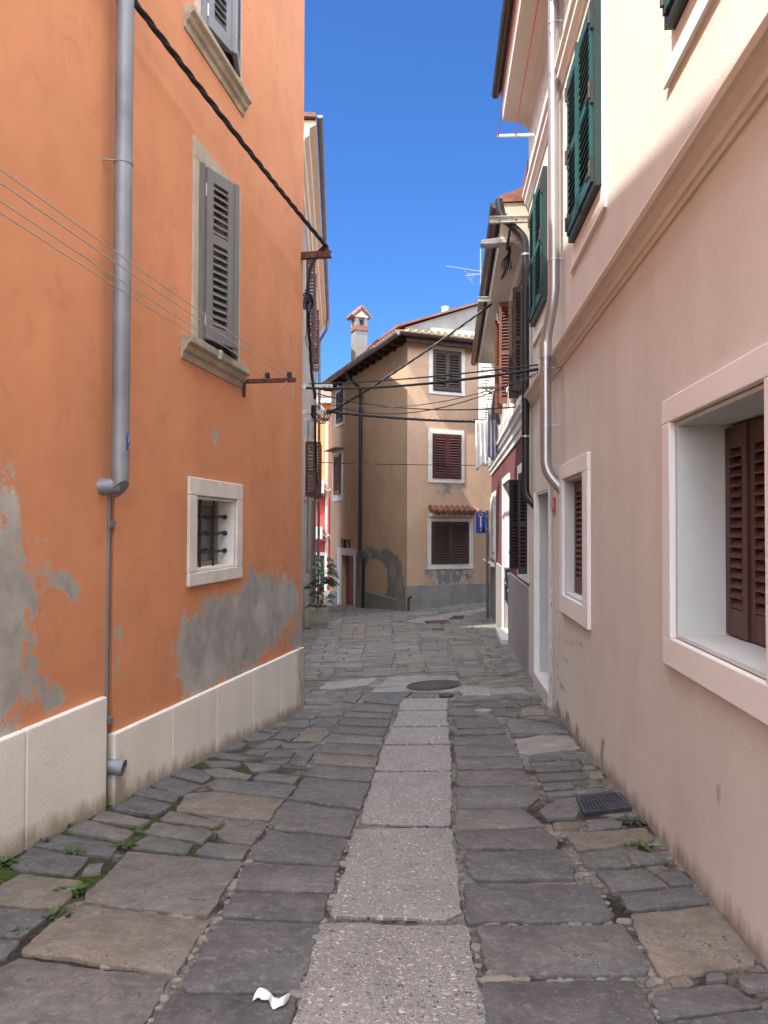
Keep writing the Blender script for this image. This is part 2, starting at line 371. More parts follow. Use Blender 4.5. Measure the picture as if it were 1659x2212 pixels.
def mortar_mat():
    mt, t, b = _new('mortar_and_moss'); v = coord(t)
    n1 = noise(t, v, 5, 8, .65); c = mix(t, ramp(t, n1, [(.3, 0.0), (.7, 1.0)]), (.13, .115, .10), (.31, .28, .245))
    vo = N(t, 'ShaderNodeTexVoronoi', Scale=17.0, feature='DISTANCE_TO_EDGE'); nd = noise(t, v, 6, 4)
    va = N(t, 'ShaderNodeVectorMath'); va.operation = 'MULTIPLY_ADD'; t.links.new(v, va.inputs[0]); va.inputs[1].default_value = (1,1,1)
    cx = N(t, 'ShaderNodeCombineXYZ'); t.links.new(math_(t, 'MULTIPLY', nd, .25), cx.inputs[0]); t.links.new(math_(t, 'MULTIPLY', nd, .2), cx.inputs[1]); t.links.new(cx.outputs[0], va.inputs[2])
    t.links.new(va.outputs[0], vo.inputs['Vector'])
    crack = ramp(t, vo.outputs['Distance'], [(.0, 1.0), (.11, 0.0)])
    c = mix(t, math_(t, 'MULTIPLY', math_(t, 'MULTIPLY', crack, ramp(t, noise(t, v, 3.1, 5), [(.42, 0.0), (.6, 1.0)])), .7), c, (.06, .052, .043))
    xyz = N(t, 'ShaderNodeSeparateXYZ'); t.links.new(v, xyz.inputs[0])
    left = N(t, 'ShaderNodeMapRange'); t.links.new(xyz.outputs[0], left.inputs[0])
    left.inputs[1].default_value = -.7; left.inputs[2].default_value = -1.7; left.inputs[3].default_value = -.10; left.inputs[4].default_value = .14
    ms = math_(t, 'ADD', noise(t, v, 2.0, 7, .65), left.outputs[0]); ms = ramp(t, ms, [(.55, 0.0), (.63, 1.0)])
    near = N(t, 'ShaderNodeMapRange'); t.links.new(xyz.outputs[1], near.inputs[0]); near.inputs[1].default_value = 5; near.inputs[2].default_value = 9; near.inputs[3].default_value = 1; near.inputs[4].default_value = 0
    ms = math_(t, 'MULTIPLY', ms, near.outputs[0])
    lost = ramp(t, math_(t, 'ADD', noise(t, v, 2.4, 6, .65), math_(t, 'MULTIPLY', left.outputs[0], .7)), [(.42, 0.0), (.52, 1.0)])
    c = mix(t, math_(t, 'MULTIPLY', lost, math_(t, 'MULTIPLY_ADD', near.outputs[0], .55, .30)), c, (.032, .028, .022))
    moss = mix(t, noise(t, v, 60, 4), (.025, .055, .012), (.085, .12, .022))
    c = mix(t, ms, c, moss)
    t.links.new(c, b.inputs['Base Color']); b.inputs['Roughness'].default_value = .95; b.inputs['Specular IOR Level'].default_value = .1
    bump(t, b, [(noise(t, v, 50, 6, .7), .9, .012), (math_(t, 'SUBTRACT', 1.0, crack), .7, .012), (noise(t, v, 12, 5), .6, .02)])
    return mt
M['mortar'] = mortar_mat()
def pebble_mat(name, base=(.272, .258, .244), amount=1.0):
    mt, t, b = _new(name); v = coord(t); tint = attr(t, 'tint', 'Color')
    sep = N(t, 'ShaderNodeSeparateColor'); t.links.new(tint, sep.inputs[0])
    n1 = noise(t, v, 4, 8, .65); c = mix(t, ramp(t, n1, [(.3, 0.0), (.7, 1.0)]), scl(base, .8), scl(base, 1.15))
    c = mix(t, math_(t, 'MULTIPLY', noise(t, v, 90, 4, .7), .5), c, scl(base, .72)); c = mix(t, math_(t, 'MULTIPLY', ramp(t, noise(t, v, 1.7, 8, .7), [(.5, 0.0), (.7, 1.0)]), .45), c, scl(base, .6))
    hs = []
    nz = N(t, 'ShaderNodeTexNoise', Scale=30.0, Detail=2.0); t.links.new(v, nz.inputs['Vector'])
    for sc_, thr, seed in ((27.0, .42, 0.0), (46.0, .46, 3.7), (80.0, .47, 9.1), (120.0, .46, 5.3)):
        mp = N(t, 'ShaderNodeMapping'); mp.inputs['Location'].default_value = (seed, seed*.7, 0); mp.inputs['Scale'].default_value = (1, 1.25, 1)
        va = N(t, 'ShaderNodeVectorMath'); va.operation = 'MULTIPLY_ADD'; t.links.new(nz.outputs['Color'], va.inputs[0]); va.inputs[1].default_value = (.016,)*3; t.links.new(v, va.inputs[2])
        t.links.new(va.outputs[0], mp.inputs[0])
        vo = N(t, 'ShaderNodeTexVoronoi', Scale=sc_); vo.voronoi_dimensions = '2D'; t.links.new(mp.outputs[0], vo.inputs['Vector'])
        s = N(t, 'ShaderNodeSeparateColor'); t.links.new(vo.outputs['Color'], s.inputs[0])
        size = math_(t, 'MULTIPLY', math_(t, 'SUBTRACT', s.outputs[0], .32), thr*1.1)
        inside = math_(t, 'SUBTRACT', size, vo.outputs['Distance'])
        expo = math_(t, 'ADD', inside, math_(t, 'MULTIPLY', math_(t, 'SUBTRACT', sep.outputs[1], .5), .16))
        mk = ramp(t, expo, [(.0, 0.0), (.025, 1.0)])
        pc = ramp(t, s.outputs[1], [(.0, (.06, .062, .075)), (.2, (.15, .15, .165)), (.4, (.27, .235, .205)), (.62, (.40, .36, .31)), (.85, (.52, .48, .43)), (1, (.66, .63, .58))])
        c = mix(t, mk, c, pc); hs.append((ramp(t, expo, [(.0, 0.0), (.2, 1.0)]), .5, .008))
    t.links.new(c, b.inputs['Base Color']); b.inputs['Roughness'].default_value = .75; b.inputs['Specular IOR Level'].default_value = .3
    hs.append((noise(t, v, 120, 4, .7), .4, .004)); bump(t, b, hs); return mt
M['pebble'] = pebble_mat('washed_pebble_concrete')
M['rubble'] = plaster('mortar_chips', (.25, .225, .195), .25, .8, streak=.2, blotch=9)
M['patch'] = plaster('pale_cement_patch', (.255, .235, .215), .3, .9, streak=.6, blotch=5)

# ------------------------------------------------------------------ street frames
FL = Fr((-2.493, 0), (.175, 1))                          # orange house front
_g = G(0, 1850); FL.o = Vector((_g.x-.175*_g.y, 0, 0))
FR = Fr((1.205+.0753*10.0, 10.0), (-.0753, -1))          # cream house front
FP = Fr((1.98+.09*9.6, 19.6), (-.09, -1))                # plum house front
TC = Vector((.64, 20.5, 0)); TLp = Vector((-2.02, 28.0, 0))
FTL = Fr((TLp.x, TLp.y), (TC.x-TLp.x, TC.y-TLp.y))       # tan house, lane side
FTR = Fr((TC.x, TC.y), (.926, .377))                     # tan house, street side
FS = Fr((-1.60-.064*.5, 13.8), (-.064, 1))               # stone house front
LTL = (TC-TLp).length

# ------------------------------------------------------------------ walls with openings
def sd_poly(px, pz, poly):
    """signed distance (positive inside) of points to a polygon, vectorised"""
    d = np.full(px.shape, 1e9); ins = np.zeros(px.shape, bool); n = len(poly)
    for i in range(n):
        ax, az = poly[i]; bx, bz = poly[(i+1) % n]
        ex, ez = bx-ax, bz-az; L = ex*ex+ez*ez+1e-12
        t = np.clip(((px-ax)*ex+(pz-az)*ez)/L, 0, 1)
        d = np.minimum(d, np.hypot(px-ax-t*ex, pz-az-t*ez))
        c = ((az > pz) != (bz > pz)) & (px < ex*(pz-az)/(bz-az+1e-12)+ax); ins ^= c
    return np.where(ins, d, -d)
def cuts(pts, extra):
    c = sorted(set(round(x, 4) for x in list(pts)+list(extra)))
    out = [c[0]]
    for x in c[1:]:
        if x-out[-1] > .004: out.append(x)
    return out
def wall_grid(mb, F, scut, zcut, opens, maskf=None, hole_back=True):
    ss = cuts(scut, [x for o in opens for x in o[:2]]); zz = cuts(zcut, [x for o in opens for x in o[2:4]])
    b = len(mb.v); nz = len(zz)
    S, Z = np.meshgrid(ss, zz, indexing='ij')
    base = np.array(F.o)[None, :]+S.reshape(-1, 1)*np.array(F.a)[None, :]; base[:, 2] = Z.ravel()
    mb.v += [tuple(p) for p in base]
    mv = maskf(S.ravel(), Z.ravel()) if maskf else np.zeros(S.size)
    mb.at.setdefault('mask', []); mb.at['mask'] += list(mv)
    for i in range(len(ss)-1):
        sm = .5*(ss[i]+ss[i+1])
        for j in range(nz-1):
            zm = .5*(zz[j]+zz[j+1])
            if any(o[0] < sm < o[1] and o[2] < zm < o[3] for o in opens): continue
            a = b+i*nz+j; mb.f.append((a, a+nz, a+nz+1, a+1))
    for o in opens:
        s0, s1, z0, z1, dp = o[:5]; q = F.pt; k = len(mb.v)
        vs = [q(s0,0,z0),q(s1,0,z0),q(s1,0,z1),q(s0,0,z1),q(s0,-dp,z0),q(s1,-dp,z0),q(s1,-dp,z1),q(s0,-dp,z1)]
        fs = [(0,1,5,4),(1,2,6,5),(2,3,7,6),(3,0,4,7)]+([(4,5,6,7)] if hole_back else [])
        mb.add(vs, fs); mb.at['mask'] += [0.0]*8
def shell(mb, F, s0, s1, depth, z0, z1):
    """side and back walls behind a front"""
    q = F.pt; k0 = len(mb.v)
    mb.quad(q(s1,0,z0),q(s1,-depth,z0),q(s1,-depth,z1),q(s1,0,z1)); mb.quad(q(s0,0,z0),q(s0,-depth,z0),q(s0,-depth,z1),q(s0,0,z1))
    mb.quad(q(s0,-depth,z0),q(s1,-depth,z0),q(s1,-depth,z1),q(s0,-depth,z1)); mb.quad(q(s0,0,z1),q(s1,0,z1),q(s1,-depth,z1),q(s0,-depth,z1))
    mb.at['mask'] += [0.0]*(len(mb.v)-k0)
def ar(a, b, st): return list(np.arange(a, b, st))+[b]
def ring(mb, F, s0, s1, z0, z1, w_, d0, d1, bot=None, top=None, left=None, right=None):
    b = w_ if bot is None else bot; t_ = w_ if top is None else top; l = w_ if left is None else left; r = w_ if right is None else right
    if t_: mb.box(F, s0-l, s1+r, d0, d1, z1, z1+t_)
    if b: mb.box(F, s0-l, s1+r, d0, d1, z0-b, z0)
    if l: mb.box(F, s0-l, s0, d0, d1, z0, z1)
    if r: mb.box(F, s1, s1+r, d0, d1, z0, z1)
def liner(mb, F, s0, s1, z0, z1, dp, e=.004):
    q = F.pt; s0 += e; s1 -= e; z0 += e; z1 -= e; t_ = .02
    mb.box(F, s0, s0+t_, -dp, -.002, z0, z1); mb.box(F, s1-t_, s1, -dp, -.002, z0, z1)
    mb.box(F, s0+t_, s1-t_, -dp, -.002, z0, z0+t_); mb.box(F, s0+t_, s1-t_, -dp, -.002, z1-t_, z1)
def leaf(mb, L, w_, z0, z1, sp=.055, th=.036, stile=.06, rail=.09, mids=(.55,), slat=.03, flat=False):
    """a louvred shutter leaf in its own frame L: 0..w_ along, thickness outwards"""
    mb.box(L, 0, stile, 0, th, z0, z1); mb.box(L, w_-stile, w_, 0, th, z0, z1)
    rails = [(z0, z0+rail*1.2)]+[(z0+(z1-z0)*k-rail*.4, z0+(z1-z0)*k+rail*.4) for k in mids]+[(z1-rail, z1)]
    for a, b in rails: mb.box(L, stile, w_-stile, .002, th-.002, a, b)
    for (a0, a1), (b0, b1) in zip(rails[:-1], rails[1:]):
        n = max(1, int(round((b0-a1)/sp))); st = (b0-a1)/n
        for i in range(n):
            zc = a1+(i+.5)*st; q = L.pt; s0, s1 = stile, w_-stile; c = th/2; hd, hz, e = slat*.62, slat*.72, .004
            mb.hexa([q(s0,c+hd,zc-hz),q(s1,c+hd,zc-hz),q(s1,c-hd,zc+hz),q(s0,c-hd,zc+hz),
                     q(s0,c+hd+e,zc-hz+2*e),q(s1,c+hd+e,zc-hz+2*e),q(s1,c-hd+e,zc+hz+2*e),q(s0,c-hd+e,zc+hz+2*e)])
def part(mb, name, mat, parent, label=None, **kw):
    o = mb.build(name, M[mat], parent, **kw)
    if label: o['label'] = label
    return o
def solo(mb, name, mat, label, cat, group=None, **kw):
    return tag(mb.build(name, M[mat], None, **kw), label, cat, group)

# ================================================================== ground, paving
def build_ground():
    mb = MB(); xs = cuts([-80,-40,-20,-10,-6]+ar(-4, 5, .25)+[7,10,20,40,80], []); ys = cuts([-60,-30,-14,-8,-4]+ar(-2, 32, .25)+[36,42,50,60,90,150], [])
    for x in xs:
        for y in ys: mb.v.append((x, y, ground(x, y)-.016))
    n = len(ys)
    for i in range(len(xs)-1):
        for j in range(n-1):
            a = i*n+j; mb.f.append((a, a+n, a+n+1, a+1))
    o = mb.build('ground', M['mortar'], None, smooth=True, origin=(0,0,0)); tag(o, kind='structure')
build_ground()
def seg_noise(p, k):
    return math.sin(p*9.3+k*3.1)*.5+math.sin(p*23.7+k*7.7)*.32+math.sin(p*51.1+k*1.3)*.28+math.sin(p*97.0+k*5.3)*.2
def slab(mb, pts, hue, bright, jit=.009, inset=.0045, h=0.0, grow=0.006):
    """pts: ground points (x, y); adds one worn slab with ragged, rounded edges"""
    c = Vector((sum(p[0] for p in pts)/len(pts), sum(p[1] for p in pts)/len(pts))); k = random.random()*50
    area = sum(pts[i][0]*pts[(i+1) % len(pts)][1]-pts[(i+1) % len(pts)][0]*pts[i][1] for i in range(len(pts)))
    if area < 0: pts = pts[::-1]
    # chop corners a little, then subdivide the edges
    ring0 = []; n = len(pts)
    for i in range(n):
        a = Vector(pts[i-1][:2]); b_ = Vector(pts[i][:2]); d_ = Vector(pts[(i+1) % n][:2])
        la, lb = (a-b_).length, (d_-b_).length; cr = min(.022, la*.14, lb*.14)*random.uniform(.3, 1.3)
        ring0.append(b_+(a-b_).normalized()*cr if la > 0 else b_); ring0.append(b_+(b_*0+(a-b_).normalized()+(d_-b_).normalized())*cr*.28); ring0.append(b_+(d_-b_).normalized()*cr)
    out = []; acc = 0
    for i in range(len(ring0)):
        a, b_ = ring0[i], ring0[(i+1) % len(ring0)]; L = (b_-a).length; m_ = max(1, int(L/.022))
        nn = Vector((b_.y-a.y, -(b_.x-a.x))); nn = nn.normalized() if L > 1e-6 else Vector((0, 0))
        for j in range(m_):
            q = a.lerp(b_, j/m_); acc += L/m_; out.append(q+nn*(seg_noise(acc*1.0, k)*jit+grow))
    tx, ty = random.uniform(-.006, .006), random.uniform(-.006, .006)
    def zf(q): return ground(q.x, q.y)+h+(q.x-c.x)*tx+(q.y-c.y)*ty
    b = len(mb.v); N_ = len(out); rings = []
    for off, dz in ((0, -.05), (0, -.0045), (.4, -.0012), (1, 0.0)):
        for q in out:
            dirc = (c-q); dd = dirc.length; p = q+dirc*(min(inset*off/dd, .3) if dd > 0 else 0)
            mb.v.append((p.x, p.y, zf(p)+dz))
    for r_ in range(3):
        for i in range(N_):
            a = b+r_*N_+i; a2 = b+r_*N_+(i+1) % N_; mb.f.append((a, a2, a2+N_, a+N_))
    mb.f.append(tuple(b+3*N_+i for i in range(N_)))
    mb.at.setdefault('tint', []); mb.at['tint'] += [(hue, bright, random.random(), 1)]*(4*N_)
R1 = lambda x, y: (.4334*x, 1327.4+.4334*y)
R2 = lambda x, y: (.4334*x, 1714.6+.4334*y)
R3 = lambda x, y: (608.4+.4*x, 1272.1+.4*y)
R4 = lambda x, y: (608.4+.4*x, 1714.6+.4*y)
R5 = lambda x, y: (1050.9+.36673*x, 1493.4+.36673*y)
Z1 = lambda x, y: (608.4+.3334*x, 1216.8+.3334*y)
SL = [  # region, hue (0 blue grey .. 1 brown), brightness, corner points measured on the photograph
(R2,.45,.44,[(-60,905),(95,815),(838,914),(703,1190),(-60,1190)]),(R2,.75,.5,[(92,785),(385,545),(1045,638),(880,893)]),
(R2,.6,.44,[(412,540),(430,490),(555,390),(640,287),(1215,345),(1030,610)]),(R2,.1,.43,[(718,1190),(868,987),(1478,1002),(1418,1190)]),
(R2,.1,.44,[(893,960),(1110,622),(1593,642),(1493,990),(960,975)]),(R2,.1,.42,[(1094,595),(1160,492),(1640,502),(1610,633),(1120,605)]),
(R2,.15,.44,[(1167,475),(1222,354),(1688,367),(1653,490)]),(R2,.15,.42,[(1234,323),(1342,184),(1733,224),(1688,356)]),
(R2,.3,.43,[(1354,168),(1434,34),(1783,94),(1746,210)]),(R2,.1,.36,[(-60,698),(-20,562),(258,590),(112,712)]),
(R2,.1,.38,[(-60,828),(-60,716),(103,722),(30,808)]),(R2,.8,.36,[(-40,555),(-20,470),(110,402),(428,437),(285,576)]),
(R2,.2,.30,[(62,342),(155,264),(443,317),(360,408),(80,370)]),(R2,.2,.33,[(168,255),(255,192),(560,240),(588,252),(545,310),(180,262)]),
(R2,.5,.40,[(332,185),(420,132),(678,187),(620,230),(350,195)]),(R2,.6,.30,[(457,128),(520,84),(753,132),(690,163)]),
(R2,.2,.22,[(550,72),(680,12),(860,57),(765,110)]),(R2,.7,.36,[(797,128),(850,84),(1116,140),(1060,163)]),
(R2,.6,.42,[(717,192),(770,137),(1066,184),(1010,238)]),(R2,.6,.4,[(1077,195),(1145,139),(1323,167),(1262,251),(1120,238)]),
(R2,.2,.38,[(657,262),(735,207),(968,247),(925,300)]),(R2,.3,.38,[(974,300),(1030,244),(1250,264),(1200,326)]),
(R2,.4,.38,[(402,398),(447,347),(523,342),(500,388)]),
(R1,.85,.42,[(872,973),(935,887),(1080,877),(1413,920),(1340,1026)]),(R1,.35,.4,[(1022,845),(1085,812),(1478,852),(1430,913),(1060,868)]),
(R1,.25,.33,[(692,830),(760,792),(1008,852),(902,903)]),(R1,.2,.30,[(627,890),(682,847),(903,902),(860,938)]),
(R1,.3,.3,[(822,790),(900,747),(1058,802),(1015,843)]),(R1,.75,.4,[(1012,770),(1100,762),(1258,797),(1230,818),(1040,798)]),
(R1,.3,.4,[(1257,820),(1300,792),(1498,807),(1470,843)]),(R1,.4,.36,[(1002,727),(1180,727),(1198,750),(1060,758)]),
(R1,.4,.4,[(1212,737),(1398,747),(1385,768),(1260,783)]),(R1,.4,.38,[(987,697),(1080,682),(1293,712),(1180,720)]),
(R1,.4,.38,[(1302,735),(1335,717),(1448,717),(1420,746)]),(R1,.4,.36,[(1057,665),(1120,622),(1238,642),(1210,663),(1110,678)]),
(R1,.3,.4,[(1217,690),(1250,667),(1343,672),(1310,698)]),(R1,.3,.36,[(1332,705),(1367,670),(1478,682),(1450,708)]),
(R1,.2,.38,[(1452,745),(1502,677),(1563,687),(1520,753)]),(R1,.3,.36,[(1132,610),(1200,582),(1368,592),(1330,623),(1240,630)]),
(R1,.4,.38,[(1262,660),(1330,630),(1413,637),(1375,666)]),(R1,.3,.4,[(1412,642),(1588,642),(1545,666),(1402,663)]),
(R1,.3,.38,[(1357,615),(1410,577),(1498,592),(1440,628)]),(R1,.85,.36,[(1457,628),(1532,572),(1648,582),(1600,630)]),
(R1,.5,.36,[(1262,570),(1290,562),(1393,582),(1370,588)]),(R1,.3,.38,[(1402,560),(1452,527),(1568,547),(1520,563)]),
(R1,.3,.38,[(1442,520),(1502,482),(1608,487),(1570,513)]),
(R3,.15,.43,[(43,1133),(127,1017),(476,1050),(426,1186)]),(R3,.2,.42,[(132,1005),(167,950),(506,970),(480,1036)]),
(R3,.7,.42,[(172,938),(207,890),(518,910),(506,960)]),(R3,.2,.42,[(214,880),(237,834),(538,850),(520,898)]),
(R3,.5,.42,[(242,826),(264,782),(550,802),(538,840)]),(R3,.15,.4,[(270,772),(292,740),(573,754),(553,793)]),
(R3,.15,.4,[(300,732),(327,697),(586,707),(573,744)]),(R3,.35,.4,[(332,690),(352,664),(593,674),(586,698)]),
(R3,.5,.4,[(374,655),(397,630),(603,634),(596,666)]),(R3,.1,.42,[(442,605),(492,560),(703,555),(630,626)]),
(R3,.2,.4,[(702,585),(714,564),(826,562),(826,586)]),(R3,.2,.38,[(152,740),(182,702),(318,694),(275,743)]),
(R3,.35,.36,[(165,688),(232,642),(338,642),(328,686)]),(R3,.4,.38,[(62,700),(102,667),(213,662),(170,698)]),
(R3,.3,.38,[(52,738),(72,707),(158,707),(140,738)]),(R3,.3,.38,[(122,618),(202,572),(298,577),(270,623)]),
(R3,.2,.36,[(312,600),(362,562),(438,562),(398,618)]),
(R3,.3,.38,[(897,680),(902,642),(1038,642),(1058,686)]),(R3,.2,.34,[(922,605),(942,584),(1038,587),(1033,608)]),
(R3,.3,.36,[(912,632),(932,617),(1058,620),(1030,628)]),(R3,.2,.32,[(1062,607),(1062,592),(1158,592),(1170,604)]),
(R3,.2,.33,[(1072,630),(1082,610),(1238,607),(1248,633),(1130,640)]),(R3,.05,.33,[(1142,665),(1182,647),(1278,647),(1280,688),(1150,683)]),
(R3,.95,.42,[(1292,650),(1330,644),(1418,647),(1423,678),(1300,683)]),(R3,.1,.34,[(1267,615),(1272,602),(1378,600),(1403,620),(1290,630)]),
(R3,.2,.34,[(1202,590),(1242,580),(1348,582),(1338,596)]),(R3,.1,.34,[(927,695),(1158,692),(1183,743),(950,750)]),
(R3,.3,.36,[(1212,705),(1300,700),(1478,737),(1553,773),(1240,780)]),(R3,.2,.36,[(922,765),(1198,754),(1216,780),(925,788)]),
(R3,.2,.36,[(1237,800),(1242,790),(1378,784),(1358,793)]),(R3,.25,.37,[(927,798),(1213,794),(1253,838),(930,840)]),
(R3,.25,.37,[(932,848),(1258,844),(1283,900),(940,906)]),(R3,.25,.4,[(942,912),(1293,907),(1310,966),(950,970)]),
(R3,.45,.4,[(942,978),(1310,977),(1340,1058),(950,1063)]),(R3,.35,.42,[(947,1072),(1348,1067),(1393,1128),(1330,1178),(945,1183)]),
(R4,.4,.4,[(952,82),(1300,80),(1395,150),(1438,175),(940,188)]),(R4,.35,.36,[(932,198),(1438,192),(1488,240),(1478,296),(955,293)]),
(R4,.15,.35,[(1002,322),(1488,302),(1558,340),(1588,458),(1060,463),(1005,420)]),
(R5,.15,.38,[(-136,1130),(638,1140),(743,1315),(703,1353),(-110,1360)]),(R5,.3,.4,[(-53,1382),(798,1374),(958,1620),(943,1663),(0,1666)]),
(R5,.15,.44,[(-26,1697),(878,1697),(1023,1950),(1060,2060),(-5,2060)]),
(R5,.85,.42,[(842,1310),(1330,1262),(1598,1560),(1570,1608),(1022,1678)]),(R5,.2,.4,[(772,1190),(1200,1157),(1318,1245),(842,1298)]),
(R5,.2,.4,[(652,1062),(938,1052),(1058,1150),(742,1183)]),(R5,.3,.36,[(997,1065),(1115,1042),(1218,1130),(1090,1148)]),
(R5,.25,.38,[(547,960),(778,947),(833,1030),(600,1033)]),(R5,.3,.36,[(832,945),(960,917),(1078,1000),(870,1028)]),
(R5,.95,.4,[(472,842),(938,802),(988,870),(532,943)]),(R5,.4,.38,[(582,760),(788,740),(798,800),(600,823)]),
(R5,.4,.36,[(302,710),(360,665),(420,640),(493,632),(540,690),(538,738),(360,748)]),(R5,.9,.42,[(387,785),(410,772),(538,767),(538,803),(400,808)]),
(R5,.4,.36,[(352,600),(698,567),(718,590),(362,623)]),(R5,.2,.38,[(312,540),(498,530),(518,570),(342,583)]),
(R5,.35,.38,[(512,530),(638,517),(698,562),(530,570)]),(R5,.2,.38,[(292,490),(578,472),(603,510),(322,530)]),
(R5,.2,.36,[(272,445),(538,434),(563,462),(297,478)]),(R5,.1,.34,[(252,385),(413,377),(423,400),(257,413)]),
(R5,.3,.36,[(432,375),(558,364),(583,392),(437,400)]),(R5,.2,.36,[(267,418),(498,402),(518,425),(272,438)]),
(R5,.9,.42,[(602,480),(663,470),(693,505),(620,513)]),(R5,.9,.42,[(567,435),(618,430),(643,450),(577,460)]),
(R5,.1,.36,[(542,400),(598,387),(618,425),(562,428)]),
(R5,.2,.42,[(982,1810),(1012,1762),(1398,1707),(1638,1840),(1040,1923)]),(R5,.1,.42,[(1042,2010),(1122,1952),(1657,1872),(1760,1960),(1700,2060)]),
(R5,.9,.42,[(1072,1690),(1178,1662),(1218,1715),(1110,1733)]),(R5,.2,.4,[(1292,1660),(1398,1647),(1438,1690),(1300,1703)]),
(R5,.5,.42,[(1482,1690),(1680,1655),(1720,1740),(1532,1753)]),
]
STRIP = [(R4,.75,[(58,1260),(228,700),(420,692),(700,715),(998,712),(1092,1260)]),(R4,.42,[(272,655),(402,195),(640,186),(915,190),(968,640),(880,668)]),
 (R3,.5,[(430,1262),(507,992),(912,990),(912,1250),(900,1275)]),(R3,.5,[(509,980),(552,846),(908,843),(912,980)]),(R3,.62,[(560,836),(600,748),(895,745),(905,832)]),
 (R3,.62,[(604,738),(636,660),(888,658),(895,736)]),(R3,.6,[(638,650),(640,595),(668,591),(900,592),(888,650)])]
FARPATCH = [(Z1,'pebble',[(235,808),(300,770),(600,735),(620,742),(560,785),(330,815)]),(Z1,'patch',[(580,830),(700,728),(1130,728),(1140,752),(1150,800),(1140,822),(880,828)]),
 (Z1,'pebble',[(1150,815),(1180,790),(1350,805),(1352,852),(1180,850)]),(Z1,'patch',[(1356,808),(1560,800),(1590,838),(1360,842)]),(R3,'patch',[(1257,815),(1380,790),(1558,787),(1598,858),(1330,890),(1290,878)]),
 (Z1,'patch',[(800,372),(1040,330),(1330,285),(1345,300),(1200,345),(1150,360),(900,385)])]
def build_paving():
    mb = MB()
    for T, hue, br, pts in SL:
        g = [G(*T(x, y)) for x, y in pts]
        slab(mb, [(p.x, p.y) for p in g], hue, br+random.uniform(-.07, .09), h=random.uniform(-.004, .004), grow=.002)
    # the far half of the street: narrow courses in lanes, laid from the manhole onwards
    def lanes(y): 
        xl = -1.05-.055*(y-8.8); xr = 1.93+.085*(y-9.8)
        return xl, xr
    fr = [0, .13, .27, .42, .56, .70, .83, .93]
    holes = [[(p.x, p.y) for p in [G(*T(x, y)) for x, y in pts]] for T, k, pts in FARPATCH]
    for li in range(len(fr)-1):
        y = 8.95+random.uniform(0, .15) if li < 2 else 10.15+random.uniform(0, .1)
        while y < 34:
            L = random.uniform(.20, .42) if li not in (0, 6) else random.uniform(.16, .3)
            y2 = y+L; a0, a1 = lanes(y); b0, b1 = lanes(y2); g_ = .016; w0 = .02
            e = lambda f, yy: (lambda q: q[0]+(q[1]-q[0])*f)(lanes(yy))+.03*math.sin(yy*1.7+li*2.1)
            f0, f1 = fr[li], fr[li+1]
            spl = [f0, f1] if random.random() > (.55 if li in (0, 1, 6) else .22) else [f0, f0+(f1-f0)*random.uniform(.35, .65), f1]
            for q in range(len(spl)-1):
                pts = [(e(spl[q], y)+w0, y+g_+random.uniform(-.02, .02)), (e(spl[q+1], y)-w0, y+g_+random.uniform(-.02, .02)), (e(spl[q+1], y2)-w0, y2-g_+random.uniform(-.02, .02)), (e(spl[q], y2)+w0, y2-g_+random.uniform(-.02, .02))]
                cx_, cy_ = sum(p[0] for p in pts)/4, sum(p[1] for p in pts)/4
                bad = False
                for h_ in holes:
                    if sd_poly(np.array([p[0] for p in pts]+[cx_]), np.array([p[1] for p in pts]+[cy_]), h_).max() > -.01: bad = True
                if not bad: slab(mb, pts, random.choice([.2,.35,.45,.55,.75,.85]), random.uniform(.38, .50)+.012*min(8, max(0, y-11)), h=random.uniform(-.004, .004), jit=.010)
            y = y2
    # side lane between the orange and the stone house, and the lane going right past the plum house
    for (x0, x1, ya, yb) in ((-7.0, -1.15, 9.1, 13.6), (2.9, 9.0, 19.9, 23.8)):
        x = x0
        while x < x1:
            w_ = random.uniform(.3, .6); y = ya
            while y < yb:
                L = random.uniform(.25, .45); x2 = min(x+w_, x1)
                pts = [(x+.015, y+.015), (x2-.015, y+.015), (x2-.015, y+L-.015), (x+.015, y+L-.015)]
                if x2-x > .12: slab(mb, pts, random.random()*.8, random.uniform(.36, .48), jit=.01)
                y += L
            x += w_
    o = mb.build('paving', M['stone'], None, smooth=True, origin=(0,0,0), autos=35); tag(o, kind='structure')
    mb = MB()
    for T, ex, pts in STRIP:
        g = [G(*T(x, y)) for x, y in pts]; slab(mb, [(p.x, p.y) for p in g], .5, ex, jit=.009, inset=.014, h=.002)
    for T, k, pts in FARPATCH:
        if k == 'pebble': g = [G(*T(x, y)) for x, y in pts]; slab(mb, [(p.x, p.y) for p in g], .5, .6, jit=.012, h=-.004)
    o = mb.build('concrete_path', M['pebble'], None, smooth=True, origin=(0,0,0), autos=35); tag(o, kind='structure')
    mb = MB()
    for T, k, pts in FARPATCH:
        if k == 'patch': g = [G(*T(x, y)) for x, y in pts]; slab(mb, [(p.x, p.y) for p in g], .5, .5, jit=.02, inset=.02, h=-.006)
    o = mb.build('cement_patch', M['patch'], None, smooth=True, origin=(0,0,0), autos=35); tag(o, kind='structure')
build_paving()

